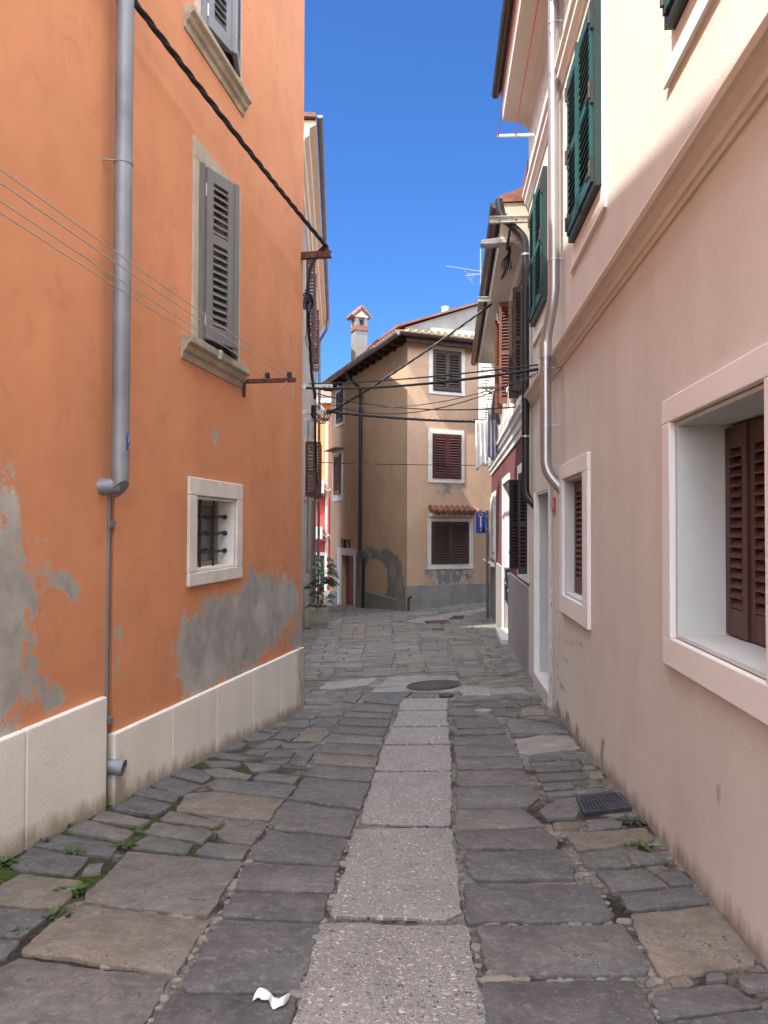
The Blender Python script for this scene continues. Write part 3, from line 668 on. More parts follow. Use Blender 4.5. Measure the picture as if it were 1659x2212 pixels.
def _prism(self, F, prof, s0, s1):
    """profile of (d, z) pairs carried along the wall from s0 to s1"""
    n = len(prof); self.add([F.pt(s0, d, z) for d, z in prof]+[F.pt(s1, d, z) for d, z in prof],
        [tuple(range(n))[::-1], tuple(range(n, 2*n))]+[(i, (i+1) % n, n+(i+1) % n, n+i) for i in range(n)])
MB.prism = _prism
def arc(c, r, a0, a1, n, F=None):
    return [(c[0]+r*math.cos(a0+(a1-a0)*k/n), c[1]+r*math.sin(a0+(a1-a0)*k/n)) for k in range(n+1)]
def gutter(mb, path, r=.075, t=.006):
    prof = [(r*math.cos(a), r*math.sin(a)) for a in np.linspace(math.pi, 2*math.pi, 11)]+[((r-t)*math.cos(a), (r-t)*math.sin(a)) for a in np.linspace(2*math.pi, math.pi, 11)]
    mb.sweep(path, prof, closed=True)
    for p, q in ((path[0], path[1]), (path[-1], path[-2])):
        p, q = Vector(p), Vector(q); tdir = (q-p).normalized(); s = tdir.cross(Vector((0,0,1))).normalized()
        vs = [p+s*(r*math.cos(a))+Vector((0,0,r*math.sin(a))) for a in np.linspace(math.pi, 2*math.pi, 11)]
        o = tdir*.004; mb.add(vs+[v+o for v in vs], [tuple(range(11)), tuple(range(11, 22))])
def bendpath(pts, r=.06, n=5):
    """round the corners of a polyline"""
    pts = [Vector(p) for p in pts]; out = [pts[0]]
    for i in range(1, len(pts)-1):
        a, b, c = pts[i-1], pts[i], pts[i+1]; k = min(r, (a-b).length*.45, (c-b).length*.45)
        p0 = b+(a-b).normalized()*k; p1 = b+(c-b).normalized()*k
        for j in range(n+1):
            t = j/n; out.append(p0.lerp(b, t).lerp(b.lerp(p1, t), t))
    return out+[pts[-1]]
def collar(mb, p, r, h=.03, n=14, axis=Vector((0,0,1))):
    p = Vector(p); mb.tube([p-axis*h/2, p+axis*h/2], r, n)

# ================================================================== orange house
F = FL; sC = F.S(651.5)
house = root('orange_house', 'orange plastered house with peeling paint along the left side of the lane', 'house', F.pt(4, -3.5, -2))
s_ch0, s_ch1 = F.hit(229, 1300)[0], F.hit(246, 1300)[0]
z_ch = F.hit(240, 1056)[1]
lw0, lw1 = F.hit(427, 1150, .022)[0], F.hit(513, 1150, .022)[0]
lz0 = .5*(F.hit(427, 1234, .022)[1]+F.hit(513, 1226, .022)[1]); lz1 = .5*(F.hit(427, 1066, .022)[1]+F.hit(513, 1083, .022)[1])
mw0, mw1 = F.hit(431, 500, .02)[0], F.hit(527, 600, .09)[0]; mz0 = F.hit(420, 740)[1]; mz1 = F.hit(430, 352)[1]
uz0 = F.hit(414, 36)[1]; uz1 = uz0+(mz1-mz0)*.9
W3 = lambda pts: [F.hit(*p) for p in pts]
PEEL = [W3(p) for p in (
 [(402,1500),(384,1460),(380,1395),(398,1335),(440,1318),(462,1296),(505,1282),(535,1250),(552,1222),(566,1245),(600,1246),(636,1262),(648,1300),(640,1338),(622,1352),(606,1376),(590,1404),(560,1436),(500,1462)],
 [(-30,1045),(15,1040),(30,1085),(42,1170),(62,1200),(96,1236),(104,1280),(74,1310),(52,1330),(66,1390),(70,1450),(76,1500),(30,1560),(-30,1582)],
 [(100,1490),(112,1478),(136,1492),(146,1508),(120,1536),(104,1545)],
 [(90,1225),(105,1215),(150,1240),(172,1272),(168,1290),(120,1275)],
 [(318,1355),(326,1352),(324,1385),(318,1382)],[(250,1428),(256,1430),(254,1470),(249,1465)],[(455,925),(468,925),(466,955),(458,950)],
 [(246,1350),(262,1350),(258,1400),(248,1395)],[(625,1380),(650,1350),(650,1400),(630,1408)])]
def peel_mask(s, z):
    m_ = np.zeros_like(s)
    for i, p in enumerate(PEEL):
        sd = sd_poly(s, z, p); wd = .62 if i < 2 else .17
        m_ = np.maximum(m_, np.clip(.5+sd/wd*.5, 0, 1))
    low = np.clip((-.15-z)/.8, 0, 1)*.29
    return np.maximum(m_, low)
mb = MB()
wall_grid(mb, F, [-2.6,-2,0]+ar(1.2, sC, .05), ar(-3.6, .9, .05)+ar(1.2, 7.75, .4),
  [(s_ch0, s_ch1, -3.4, z_ch, .11), (lw0, lw1, lz0, lz1, .20), (mw0, mw1, mz0, mz1, .3), (mw0, mw1, uz0, uz1, .3)], peel_mask)
shell(mb, F, -2.6, sC, 7.5, -3.6, 7.75)
part(mb, 'wall', 'orange', house)
mb = MB()
q = F.pt; e = .45
mb.hexa([q(-2.7,e,7.76),q(sC+.3,e,7.76),q(sC+.3,-8,7.76),q(-2.7,-8,7.76),q(-2.7,e,7.86),q(sC+.3,e,7.86),q(sC+.3,-3.7,9.0),q(-2.7,-3.7,9.0)])
part(mb, 'roof', 'terracotta', house)
# plinth of bush-hammered blocks
mb = MB(); zl_ = F.hit(120, 1545)[1]
zr0 = F.hit(232, 1588)[1]; zr1 = F.hit(648, 1399)[1]; s232 = F.hit(236, 1600)[0]
js = [-2.6,-.6, F.hit(42, 1700)[0], F.hit(221, 1560)[0]]
for a, b in zip(js[:-1], js[1:]): mb.box(F, a+.006, b-.004, -.02, .035, -3.6, zl_)
jr = [s232]+[F.hit(u, 1560)[0] for u in (363, 460, 540, 601)]+[sC+.03]
ztop = lambda s: zr0+(zr1-zr0)*(s-s232)/(sC-s232)
for a, b in zip(jr[:-1], jr[1:]):
    a += .005; b -= .004; q = F.pt
    mb.hexa([q(a,-.02,-3.6),q(b,-.02,-3.6),q(b,.035,-3.6),q(a,.035,-3.6),q(a,-.02,ztop(a)),q(b,-.02,ztop(b)),q(b,.035,ztop(b)),q(a,.035,ztop(a))])
# return of the plinth round the corner
FSd = Fr(tuple(F.pt(sC, 0, 0).xy), tuple((-F.n).xy))
FSd_n = F.a
q = F.pt; mb.hexa([q(sC,-5,-3.6),q(sC+.03,-5,-3.6),q(sC+.03,-.021,-3.6),q(sC,-.021,-3.6),q(sC,-5,zr1),q(sC+.03,-5,zr1),q(sC+.03,-.021,zr1),q(sC,-.021,zr1)])
import bmesh
o = mb.build('plinth', M['plinth'], house)
_bm = bmesh.new(); _bm.from_mesh(o.data); bmesh.ops.subdivide_edges(_bm, edges=[e_ for e_ in _bm.edges if e_.calc_length() > .5], cuts=24, use_grid_fill=True); _bm.to_mesh(o.data); _bm.free()
mk = []
for v_ in o.data.vertices:
    p = v_.co+ORG[o.name]; hgt = p.z-ground(p.x, p.y); s_ = (p-F.o).dot(F.a)
    k = max(0, 1-hgt/.22)*.8
    k = max(k, max(0, 1-abs(s_-(s_ch1+.03))/.25)*max(0, 1-hgt/.55)*1.0, max(0, (s_-(sC-.7))/.7)*.75)
    mk.append(k)
a_ = o.data.attributes.new('mask', 'FLOAT', 'POINT'); a_.data.foreach_set('value', np.array(mk, dtype=np.float32))
bv = o.modifiers.new('bevel', 'BEVEL'); bv.width = .008; bv.segments = 2; bv.limit_method = 'ANGLE'; bv.angle_limit = R(40)
# barred window low on the wall
mb = MB(); ring(mb, F, lw0, lw1, lz0, lz1, .1, -.02, .022, bot=lz0-F.hit(409, 1269, .022)[1], top=F.hit(412, 1029, .022)[1]-lz1, left=lw0-F.hit(410, 1150, .022)[0], right=F.hit(525, 1150, .022)[0]-lw1)
win = part(mb, 'window', 'white_stone', house, label='small barred window in a rough white stone frame', bevel=.008)
mb = MB(); liner(mb, F, lw0, lw1, lz0, lz1, .195); part(mb, 'reveal', 'white_plaster', win)
mb = MB(); mb.box(F, lw0+.03, lw1-.03, -.19, -.175, lz0+.03, lz1-.03); part(mb, 'pane', 'glass', win)
mb = MB(); ring(mb, F, lw0+.06, lw1-.06, lz0+.06, lz1-.06, .04, -.173, -.15); mb.box(F, .5*(lw0+lw1)-.02, .5*(lw0+lw1)+.02, -.173, -.152, lz0+.06, lz1-.06); part(mb, 'sash', 'concrete', win)
for k in (.3, .62):
    s = lw0+(lw1-lw0)*k; mb = MB(); mb.tube([F.pt(s+.003*math.sin(z*9), -.07, z) for z in np.linspace(lz0+.01, lz1-.01, 9)], .011, 8); part(mb, 'bar', 'iron', win)
for k in (.24, .5, .74):
    z = lz0+(lz1-lz0)*k; mb = MB(); mb.tube([F.pt(s, -.085, z+.004*math.sin(s*21)) for s in np.linspace(lw0+.01, lw1-.01, 9)], .011, 8)
    mb.tube([F.pt(lw1-.05, -.085, z), F.pt(lw1-.012, -.085, z)], .022, 8); part(mb, 'bar', 'iron', win)
def prof_sill(z0, d=.085):
    return [(-.02, z0-.175), (.012, z0-.175), (.02, z0-.125), (d*.5, z0-.11), (d*.62, z0-.09), (d*.62, z0-.075), (d*.85, z0-.06), (d, z0-.05), (d, z0-.012), (d*.94, z0), (-.02, z0)]
def orange_window(z0, z1, ang, tilt2, shut, lab):
    mb = MB(); ring(mb, F, mw0, mw1, z0, z1, .11, -.02, .018, bot=0, top=.16, left=.10, right=.10)
    wn = part(mb, 'window', 'old_stone', house, label=lab, bevel=.006)
    mb = MB(); mb.prism(F, prof_sill(z0), F.hit(409, 740, .07)[0], F.hit(537, 815, .07)[0]); part(mb, 'sill', 'sill_stone', wn, bevel=.004)
    mb = MB(); liner(mb, F, mw0, mw1, z0, z1, .29); part(mb, 'reveal', 'old_stone', wn)
    mb = MB(); mb.box(F, mw0+.03, mw1-.03, -.28, -.26, z0+.03, z1-.03); part(mb, 'pane', 'dark', wn)
    mb = MB(); mb.box(F, mw0+.004, mw0+.055, -.03, .045, z0+.01, z1-.005); part(mb, 'shutter_frame', shut, wn); mb = MB(); mb.box(F, mw1-.055, mw1-.004, -.03, .045, z0+.01, z1-.005); part(mb, 'shutter_frame', shut, wn)
    w_ = (mw1-mw0-.12)/2
    L = F.sub(mw0+.065, .02, -ang); mb = MB(); leaf(mb, L, w_, z0+.05, z1-.02, .058, .045, .075, .10, (.6,), .034)
    mb.box(L, w_-.004, w_+.045, .018, .062, z0+.05, z1-.02); part(mb, 'shutter', shut, wn, bevel=.003)
    for k in (.14, .86):
        mb = MB(); zz = z0+(z1-z0)*k; mb.tube([F.pt(mw0+.06, .05, zz-.05), F.pt(mw0+.06, .05, zz+.05)], .009, 8); part(mb, 'hinge', 'steel_mid', wn)
    p = F.pt(mw1-.06-w_*math.cos(tilt2), .02+w_*math.sin(tilt2), 0); c, q_ = math.cos(tilt2), math.sin(tilt2)
    L2 = Fr((p.x, p.y), (F.a.x*c-F.a.y*q_, F.a.x*q_+F.a.y*c)); mb = MB(); leaf(mb, L2, w_, z0+.05, z1-.02, .058, .045, .075, .10, (.6,), .034); part(mb, 'shutter', shut, wn, bevel=.003)
    return wn
orange_window(mz0, mz1, R(17), R(12), 'grey_shutter', 'tall window with a grey louvred shutter set ajar over a moulded sill')
orange_window(uz0, uz1, R(9), R(16), 'grey_shutter_light', 'topmost window with pale grey louvred shutters set ajar')
# drainpipe
sp = F.hit(264, 600, .1)[0]; zb = F.hit(261, 1032, .1)[1]; RP = .053
mb = MB(); mb.tube([F.pt(sp, .1, 7.8), F.pt(sp, .1, zb)], RP, 20); pipe = part(mb, 'drainpipe', 'zinc', house, smooth=True)
mb = MB(); collar(mb, F.pt(sp, .1, zb+.14), RP+.003, .012, 20); part(mb, 'pipe_joint', 'zinc', pipe, smooth=True)
mb = MB(); collar(mb, F.pt(sp, .1, F.hit(262, 345, .1)[1]), RP+.004, .035, 20)
mb.tube([F.pt(sp-.045, .07, F.hit(262, 345, .1)[1]-.01), F.pt(sp-.07, -.01, F.hit(262, 345, .1)[1]-.01)], .006, 8); part(mb, 'pipe_clamp', 'zinc', pipe, smooth=True)
mb = MB(); b = []
for k in range(20):
    a = k*2*math.pi/20; b.append((math.cos(a)*RP, math.sin(a)*RP))
v0 = [F.pt(sp+x, .1+y, zb+.01) for x, y in b]; v1 = [F.pt(sp+x, .1+y, zb-.07+(y)*.9-x*.35) for x, y in b]
v2_unused = [F.pt(sp-.13+x*.2, -.05, zb-.06+(-y)*1.0) for x, y in b]
mb.add(v0+v1, [(i, (i+1) % 20, 20+(i+1) % 20, 20+i) for i in range(20)]+[tuple(range(20, 40))])
mb.tube([F.pt(sp+.01, .085, zb-.045), F.pt(sp-.015, .05, zb-.05), F.pt(sp-.04, .0, zb-.055), F.pt(sp-.055, -.07, zb-.06)], RP*.93, 20)
part(mb, 'elbow', 'zinc', pipe, smooth=True)
mb = MB(); sa = s_ch0+.02; mb.tube([F.pt(sa+.005, -.01, zb-.1), F.pt(sa, -.01, -1.75)], .017, 10)
for z in (F.hit(236, 1132)[1], F.hit(226, 1562)[1]): mb.box(F, sa-.012, sa+.06, -.02, .012, z-.02, z+.02)
part(mb, 'thin_drain', 'zinc', pipe, smooth=True)
mb = MB(); po = P(232, 1655, F.pt(s_ch1, .03, 0).y); so_ = (po-F.o).dot(F.a); zo = po.z
tube_end = [F.pt(so_-.05, -.06, zo+.01), F.pt(so_-.01, .02, zo+.005), F.pt(so_+.0, .085, zo-.005)]
mb.tube(tube_end, .05, 20, cap=False); mb.tube(tube_end, .044, 20, cap=False)
part(mb, 'outlet', 'zinc', pipe, smooth=True); 
# sticker on the pipe
def text_verts(txt, size):
    cu = bpy.data.curves.new('t', 'FONT'); cu.body = txt; cu.size = size; cu.align_x = 'CENTER'; cu.align_y = 'CENTER'; cu.resolution_u = 3
    ob = bpy.data.objects.new('t', cu); C.objects.link(ob); dg = bpy.context.evaluated_depsgraph_get(); dg.update()
    me = bpy.data.meshes.new_from_object(ob.evaluated_get(dg)); vs = [(v.co.x, v.co.y) for v in me.vertices]; fs = [tuple(p.vertices) for p in me.polygons]
    bpy.data.objects.remove(ob); bpy.data.curves.remove(cu); bpy.data.meshes.remove(me); return vs, fs
zs0, zs1 = F.hit(272, 975, .1)[1], F.hit(272, 940, .1)[1]
def onpipe(x, z, r):          # x metres round the pipe from the street-side line towards the far side
    a = math.pi/2-(x/RP); return F.pt(sp+math.cos(a)*r, .1+math.sin(a)*r, z)
mb = MB(); xs_ = np.linspace(-.020, .06, 9)
for x0, x1 in zip(xs_[:-1], xs_[1:]):
    p = [onpipe(x0, zs0, RP+.0015), onpipe(x1, zs0, RP+.0015), onpipe(x1, zs1, RP+.0015), onpipe(x0, zs1, RP+.0015)]; mb.quad(*p)
stk = root('pipe_sticker', 'blue sticker with white lettering on the grey drainpipe', 'sticker', onpipe(.03, zs0, RP))
part(mb, 'sticker_sheet', 'sign_blue', stk)
mb = MB(); hz = zs1-zs0
for txt, fz, sz, xo in (('UL', .82, .034, .008), ('IZ', .16, .03, .008)):
    vs, fs = text_verts(txt, sz); mb.add([onpipe(.0+xo+x, zs0+hz*fz+y, RP+.0028) for x, y in vs], fs)
for k in range(10):
    a0, a1 = k*math.pi/10+.4, (k+1)*math.pi/10+.4
    mb.quad(*[onpipe(.012+r_*math.cos(a), zs0+hz*.5+r_*math.sin(a), RP+.0028) for r_, a in ((.016, a0), (.016, a1), (.021, a1), (.021, a0))])
part(mb, 'lettering', 'label', stk)

# ================================================================== cream house on the right
F = FR; s_of = lambda u, v=1140, d=0: F.hit(u, v, d)[0]
house = root('cream_house', 'cream plastered house with dark green upper shutters and white framed windows', 'house', F.pt(6, -3.5, -2))
sN = 22.0
bw0, bw1 = F.hit(1446, 1150, .03)[0], F.hit(1651, 1150, .03)[0]; bz1 = .5*(F.hit(1445, 915, .03)[1]+F.hit(1650, 812, .03)[1]); bz0 = F.hit(1447, 1379, .03)[1]
sw0, sw1 = F.hit(1213.5, 1150, .03)[0], F.hit(1257, 1150, .03)[0]; sz1 = .5*(F.hit(1213, 1038, .03)[1]+F.hit(1257, 1016, .03)[1]); sz0 = .5*(F.hit(1213, 1288, .03)[1]+F.hit(1257, 1303, .03)[1])
dr0, dr1 = F.hit(1157, 1150)[0], F.hit(1189, 1150)[0]; dz1 = F.hit(1157, 1060)[1]-.03; dz0 = -2.6
SCF = [[F.hit(*p) for p in pl] for pl in ([(1200,1520),(1206,1512),(1212,1545),(1210,1575),(1204,1560)],[(1222,1530),(1230,1545),(1232,1590),(1226,1612),(1220,1580)],[(1244,1560),(1250,1575),(1250,1610),(1243,1625),(1240,1600)],
  [(1300,1590),(1306,1600),(1300,1650),(1296,1640)],[(1210,1415),(1222,1420),(1234,1438),(1228,1436)],[(1200,1430),(1206,1435),(1204,1442)],[(1190,1560),(1220,1610),(1270,1660),(1262,1662),(1210,1618)],
  [(1550,1705),(1556,1690),(1552,1740)],[(1205,1380),(1260,1392),(1300,1420),(1260,1398)],[(1204,1462),(1220,1490),(1230,1500),(1212,1486)])]
def cream_mask(s, z):
    m_ = np.zeros_like(s)
    for p in SCF: m_ = np.maximum(m_, np.clip(.55+sd_poly(s, z, p)/.05*.5, 0, .85))
    gz = np.array([ground(*F.pt(x, 0, 0).xy) for x in s]) if True else 0
    return np.maximum(m_, np.clip(1-(z-gz)/.22, 0, 1)*.72)
mb = MB()
uw = [(F.S(1243), F.S(1304)), (F.S(1156), F.S(1185.5)), (F.S(1466), F.S(1466)+1.12)]
wall_grid(mb, F, ar(0, 5.2, .04)+ar(5.4, 8.2, .1)+[10, 13, 17, sN], ar(-3.2, -1.0, .04)+ar(-.8, 6.0, .4), [(bw0, bw1, bz0, bz1, .42), (sw0, sw1, sz0, sz1, .35), (dr0, dr1, dz0, dz1, .6)], cream_mask)
shell(mb, F, 0, sN, 7, -3.2, 6.0); part(mb, 'wall', 'cream', house)
mb = MB(); q = F.pt
mb.hexa([q(-.05,.42,6.0),q(sN,.42,6.0),q(sN,-7,6.0),q(-.05,-7,6.0),q(-.05,.42,6.1),q(sN,.42,6.1),q(sN,-3.5,7.3),q(-.05,-3.5,7.3)]); part(mb, 'roof', 'terracotta', house)
mb = MB(); mb.prism(F, [(0,5.45),(.05,5.47),(.07,5.52),(.16,5.56),(.33,5.57),(.35,5.6),(.37,5.995),(0,5.995)], -.02, sN); part(mb, 'soffit', 'soffit', house)
mb = MB(); gutter(mb, [F.pt(-.05, .44, 5.97), F.pt(sN, .44, 5.97)], .062); part(mb, 'gutter', 'brown_metal', house, smooth=True)
# string courses
zc1 = 1.735
CP = [(-.01,zc1-.145),(.015,zc1-.145),(.022,zc1-.122),(.036,zc1-.116),(.044,zc1-.085),(.07,zc1-.055),(.078,zc1-.045),(.10,zc1-.04),(.112,zc1-.012),(.108,zc1),(-.01,zc1+.006)]
mb = MB(); mb.prism(F, CP, 0.02, sN)
part(mb, 'cornice', 'cornice', house)
# broken scroll at the corner end of the cornice
mb = MB()
for k in range(5):
    mb.prism(F, [(-.01, zc1-.20-k*.05), (.10-k*.014, zc1-.19-k*.05), (.115-k*.018, zc1-.165-k*.05), (.10-k*.016, zc1-.147-k*.05), (-.01, zc1-.147-k*.05)], -.08+.004*k, .05-.01*k)
mb.prism(F, [(-.01,zc1-.144),(.07,zc1-.14),(.10,zc1-.09),(.09,zc1-.05),(.115,zc1-.02),(-.01,zc1)], -.09, .018); part(mb, 'cornice_end', 'cornice', house, bevel=.01)
mb = MB(); zu = F.hit(1209, 175)[1]
mb.prism(F, [(-.01,zu-.18),(.02,zu-.18),(.03,zu-.13),(.06,zu-.11),(.065,zu-.05),(.09,zu-.03),(.09,zu),(-.01,zu+.01)], 0, sN); part(mb, 'string_course', 'cream_trim', house)
# ground floor windows
mb = MB(); wb = .185; ring(mb, F, bw0, bw1, bz0, bz1, wb*.75, -.02, .03, bot=bz0-F.hit(1430, 1431, .03)[1], top=F.hit(1430, 867, .03)[1]-bz1, left=bw0-F.hit(1429.5, 1150, .03)[0], right=.1)
win = part(mb, 'window', 'cream_trim', house, label='large deep window with maroon folding shutters', bevel=.006)
mb = MB(); liner(mb, F, bw0, bw1, bz0, bz1, .41); part(mb, 'reveal', 'reveal', win)
mb = MB(); mb.box(F, bw0+.03, bw1-.03, -.40, -.385, bz0+.03, bz1-.03); part(mb, 'pane', 'dark', win)
nL = 4; w_ = (bw1-bw0-.05)/nL
for k in range(nL):
    L = F.sub(bw0+.025+k*w_, -.285+(0.0 if k % 2 else .012), 0); mb = MB(); leaf(mb, L, w_-.004, bz0+.035, bz1-.04, .05, .035, .055, .11, (), .03); part(mb, 'shutter', 'brown_shutter', win, bevel=.002)
mb = MB(); ring(mb, F, sw0, sw1, sz0, sz1, .1, -.02, .03, bot=sz0-F.hit(1208, 1319, .03)[1], top=F.hit(1208, 1007, .03)[1]-sz1, left=sw0-F.hit(1208, 1150, .03)[0], right=F.hit(1268, 1150, .03)[0]-sw1)
win = part(mb, 'window', 'cream_trim', house, label='narrow looking window with dark maroon shutters', bevel=.006)
mb = MB(); liner(mb, F, sw0, sw1, sz0, sz1, .34); part(mb, 'reveal', 'reveal', win)
w_ = (sw1-sw0-.05)/2
for k in range(2):
    L = F.sub(sw0+.025+k*w_, -.12, 0); mb = MB(); leaf(mb, L, w_-.004, sz0+.035, sz1-.035, .05, .035, .10, .10, (), .03); part(mb, 'shutter', 'plum_shutter', win)
mb = MB(); mb.box(F, sw0+.03, sw1-.03, -.3, -.28, sz0+.03, sz1-.03); part(mb, 'pane', 'dark', win)
# doorway
mb = MB(); mb.box(F, dr0-.04, dr0+.01, -.05, .02, dz0, dz1); mb.box(F, dr1-.01, dr1+.16, -.05, .025, dz0, dz1+.0); 
door = part(mb, 'door', 'white_paint', house, label='doorway with white timber post and grey stone step', bevel=.004)
mb = MB(); mb.box(F, dr0+.015, dr0+.04, -.55, -.052, dz0, dz1-.004); mb.box(F, dr0+.04, dr1-.012, -.55, -.004, dz1-.03, dz1-.004); part(mb, 'reveal', 'reveal', door)
mb = MB(); mb.box(F, dr0+.05, dr1-.05, -.5, -.45, dz0, dz1-.04); part(mb, 'door_leaf', 'plum_shutter', door)
mb = MB(); zs_ = F.hit(1172, 1472)[1]; mb.box(F, dr0-.03, dr1-.02, -.44, .03, -3.0, zs_); part(mb, 'step', 'marble', door, bevel=.01)
mb = MB(); mb.tube([F.pt(dr1+.18, .02, dz1+.02), F.pt(dr1+.18, .02, -2.0)], .012, 8); mb.box(F, dr1+.165, dr1+.195, .004, .035, dz1-.2, dz1-.17); mb.box(F, dr1+.165, dr1+.195, .004, .035, -1.2, -1.17); part(mb, 'conduit', 'galv', house, smooth=True)
# upper windows with green shutters
uz0_ = F.hit(1244, 522)[1]; uz1_ = F.hit(1185, 366)[1]+.05
for i, (a, b) in enumerate(uw):
    lab = ['upper window with closed green louvred shutters in full sun', 'upper window with green shutters half behind the steel downpipe', 'upper window with green shutters cut by the picture top'][i]
    mb = MB(); ring(mb, F, a, b, uz0_, uz1_, .15, -.01, .010, bot=.22, top=.15, left=.13, right=.13)
    wn = part(mb, 'window', 'cream_trim', house, label=lab, bevel=.004)
    mb = MB(); mb.box(F, a-.14, b+.14, .0105, .028, uz0_-.222, uz0_-.205); part(mb, 'sill', 'cream_trim', wn)
    mb = MB(); mb.box(F, a+.004, b-.004, .002, .012, uz0_+.004, uz1_-.004); part(mb, 'backing', 'dark', wn)
    mb = MB(); ring(mb, F, a+.05, b-.05, uz0_+.055, uz1_-.05, .05, .012, .06); part(mb, 'shutter_frame', 'green_dark', wn)
    w_ = (b-a-.11)/2
    for k in range(2):
        L = F.sub(a+.055+k*w_, .035, 0); mb = MB(); leaf(mb, L, w_-.003, uz0_+.06, uz1_-.055, .062, .042, .06, .09, (.5,), .036)
        if k == 0: mb.box(L, w_-.03, w_+.02, .043, .062, uz0_+.03, uz1_-.055)
        part(mb, 'shutter', 'green_shutter', wn)
    for s in (a+.055, b-.055):
        for f in (.1, .5, .88):
            mb = MB(); z = uz0_+(uz1_-uz0_)*f; mb.tube([F.pt(s, .085, z-.06), F.pt(s, .085, z+.06)], .013, 8); mb.box(F, s-.015, s+.015, .05, .08, z-.1, z+.1); mb.box(F, (s if s < .5*(a+b) else s-.18), (s+.18 if s < .5*(a+b) else s), .078, .083, z-.02, z+.02); part(mb, 'hinge', 'iron', wn)
# steel downpipe with an offset round the cornice
sdp = F.hit(1196, 300, .09)[0]; z_b1 = F.hit(1196, 640, .09)[1]
sdl = sdp-.14; d2 = .15; z_b2 = F.hit(1180, 735, d2)[1]; z_b3 = F.hit(1175, 1020, d2)[1]
path = bendpath([F.pt(sdp, .09, 5.9), F.pt(sdp, .09, z_b1), F.pt(sdl, d2, z_b2), F.pt(sdl, d2, z_b3), F.pt(sdl+.03, -.02, z_b3-.2)], .14, 6)
mb = MB(); mb.tube(path, .056, 20); pipe = part(mb, 'drainpipe', 'steel', house, smooth=True)
mb = MB()
for z, d, x in ((F.hit(1196, 50, .09)[1], .09, sdp), (z_b1+.35, .09, sdp), (z_b2-.28, d2, sdl), (.5*(z_b2+z_b3)-.2, d2, sdl)):
    mb = MB(); collar(mb, F.pt(x, d, z), .061, .022, 20); mb.tube([F.pt(x+.04, d-.03, z), F.pt(x+.05, 0, z)], .006, 6); part(mb, 'pipe_clamp', 'steel_mid', pipe, smooth=True)
mb = MB(); collar(mb, F.pt(sdl, d2, z_b2-.09), .064, .16, 20); part(mb, 'pipe_sleeve', 'steel_mid', pipe, smooth=True)
# house number plate
pn = F.hit(1198, 1092); npl = root('house_number_plate', 'small red house number plate 39 on the cream wall', 'number sign', F.pt(pn[0], .01, pn[1]-.08))
mb = MB(); mb.box(F, pn[0]-.07, pn[0]+.07, .002, .016, pn[1]-.085, pn[1]+.085); part(mb, 'plate', 'sign_red', npl, bevel=.004)
mb = MB(); vs, fs = text_verts('39', .13); mb.add([F.pt(pn[0]+x, .0175, pn[1]+y) for x, y in vs], fs)
for a, b, c_, d_ in ((-.062,.062,.072,.077),(-.062,.062,-.077,-.072),(-.062,-.057,-.072,.072),(.057,.062,-.072,.072)): mb.quad(F.pt(pn[0]+a,.0172,pn[1]+c_),F.pt(pn[0]+b,.0172,pn[1]+c_),F.pt(pn[0]+b,.0172,pn[1]+d_),F.pt(pn[0]+a,.0172,pn[1]+d_))
part(mb, 'numeral', 'label', npl)

# ================================================================== plum house
F = FP; LP = (Vector((1.98, 10.0, 0))-Vector((F.o.x, F.o.y, 0))).dot(F.a)
house = root('plum_house', 'plum red rendered house with white cornice band and brown eaves gutter', 'house', F.pt(LP/2, -3, -2))
sp_ = lambda u: F.S(u)
d0_, d1_ = sp_(1088), sp_(1101.5); dzt = F.hit(1089, 1046)[1]
b0_, b1_ = sp_(1121), sp_(1142); bzz0 = -.66; bzz1 = .84
mb = MB(); wall_grid(mb, F, ar(0, LP, .3), ar(-3.2, 5.2, .5), [(d0_, d1_, -2.7, dzt, .5), (b0_, b1_, bzz0, bzz1, .2)])
shell(mb, F, 0, LP, 7, -3.2, 5.2); part(mb, 'wall', 'plum', house)
ez = F.hit(1086, 352, .45)[1]
mb = MB(); q = F.pt
mb.hexa([q(-.25,.42,ez+.02),q(LP-.02,.42,ez+.02),q(LP-.02,-7,ez+.02),q(-.25,-7,ez+.02),q(-.25,.42,ez+.10),q(LP-.02,.42,ez+.10),q(LP-.02,-3.2,ez+1.35),q(-.25,-3.2,ez+1.35)]); part(mb, 'roof', 'terracotta', house)
mb = MB(); mb.prism(F, [(-.01,ez-.62),(.05,ez-.60),(.09,ez-.5),(.17,ez-.44),(.34,ez-.32),(.37,ez-.30),(.37,ez+.01),(-.01,ez+.01)], -.22, LP-.35); part(mb, 'soffit', 'soffit', house)
mb = MB(); mb.prism(F, [(-.01,ez-.55),(.1,ez-.42),(.33,ez-.12),(.36,ez+.01),(-.01,ez+.01)], LP-.348, LP-.05); part(mb, 'eave_end', 'old_stone', house)
mb = MB(); s_c = LP*.22
gutter(mb, [F.pt(s_c, .46, ez), F.pt(LP-.05, .46, ez+.02)], .08); gt = part(mb, 'gutter', 'brown_metal', house, smooth=True)
mb = MB(); gutter(mb, [F.pt(-.25, .46, ez), F.pt(s_c-.003, .46, ez)], .081); part(mb, 'gutter', 'copper_old', house, label='rust brown far length of the gutter', smooth=True)
for s in np.arange(.2, LP-.1, 1.4): mb = MB(); mb.box(F, s-.012, s+.012, .36, .37, ez-.16, ez-.02); part(mb, 'gutter_bracket', 'brown_metal', house)
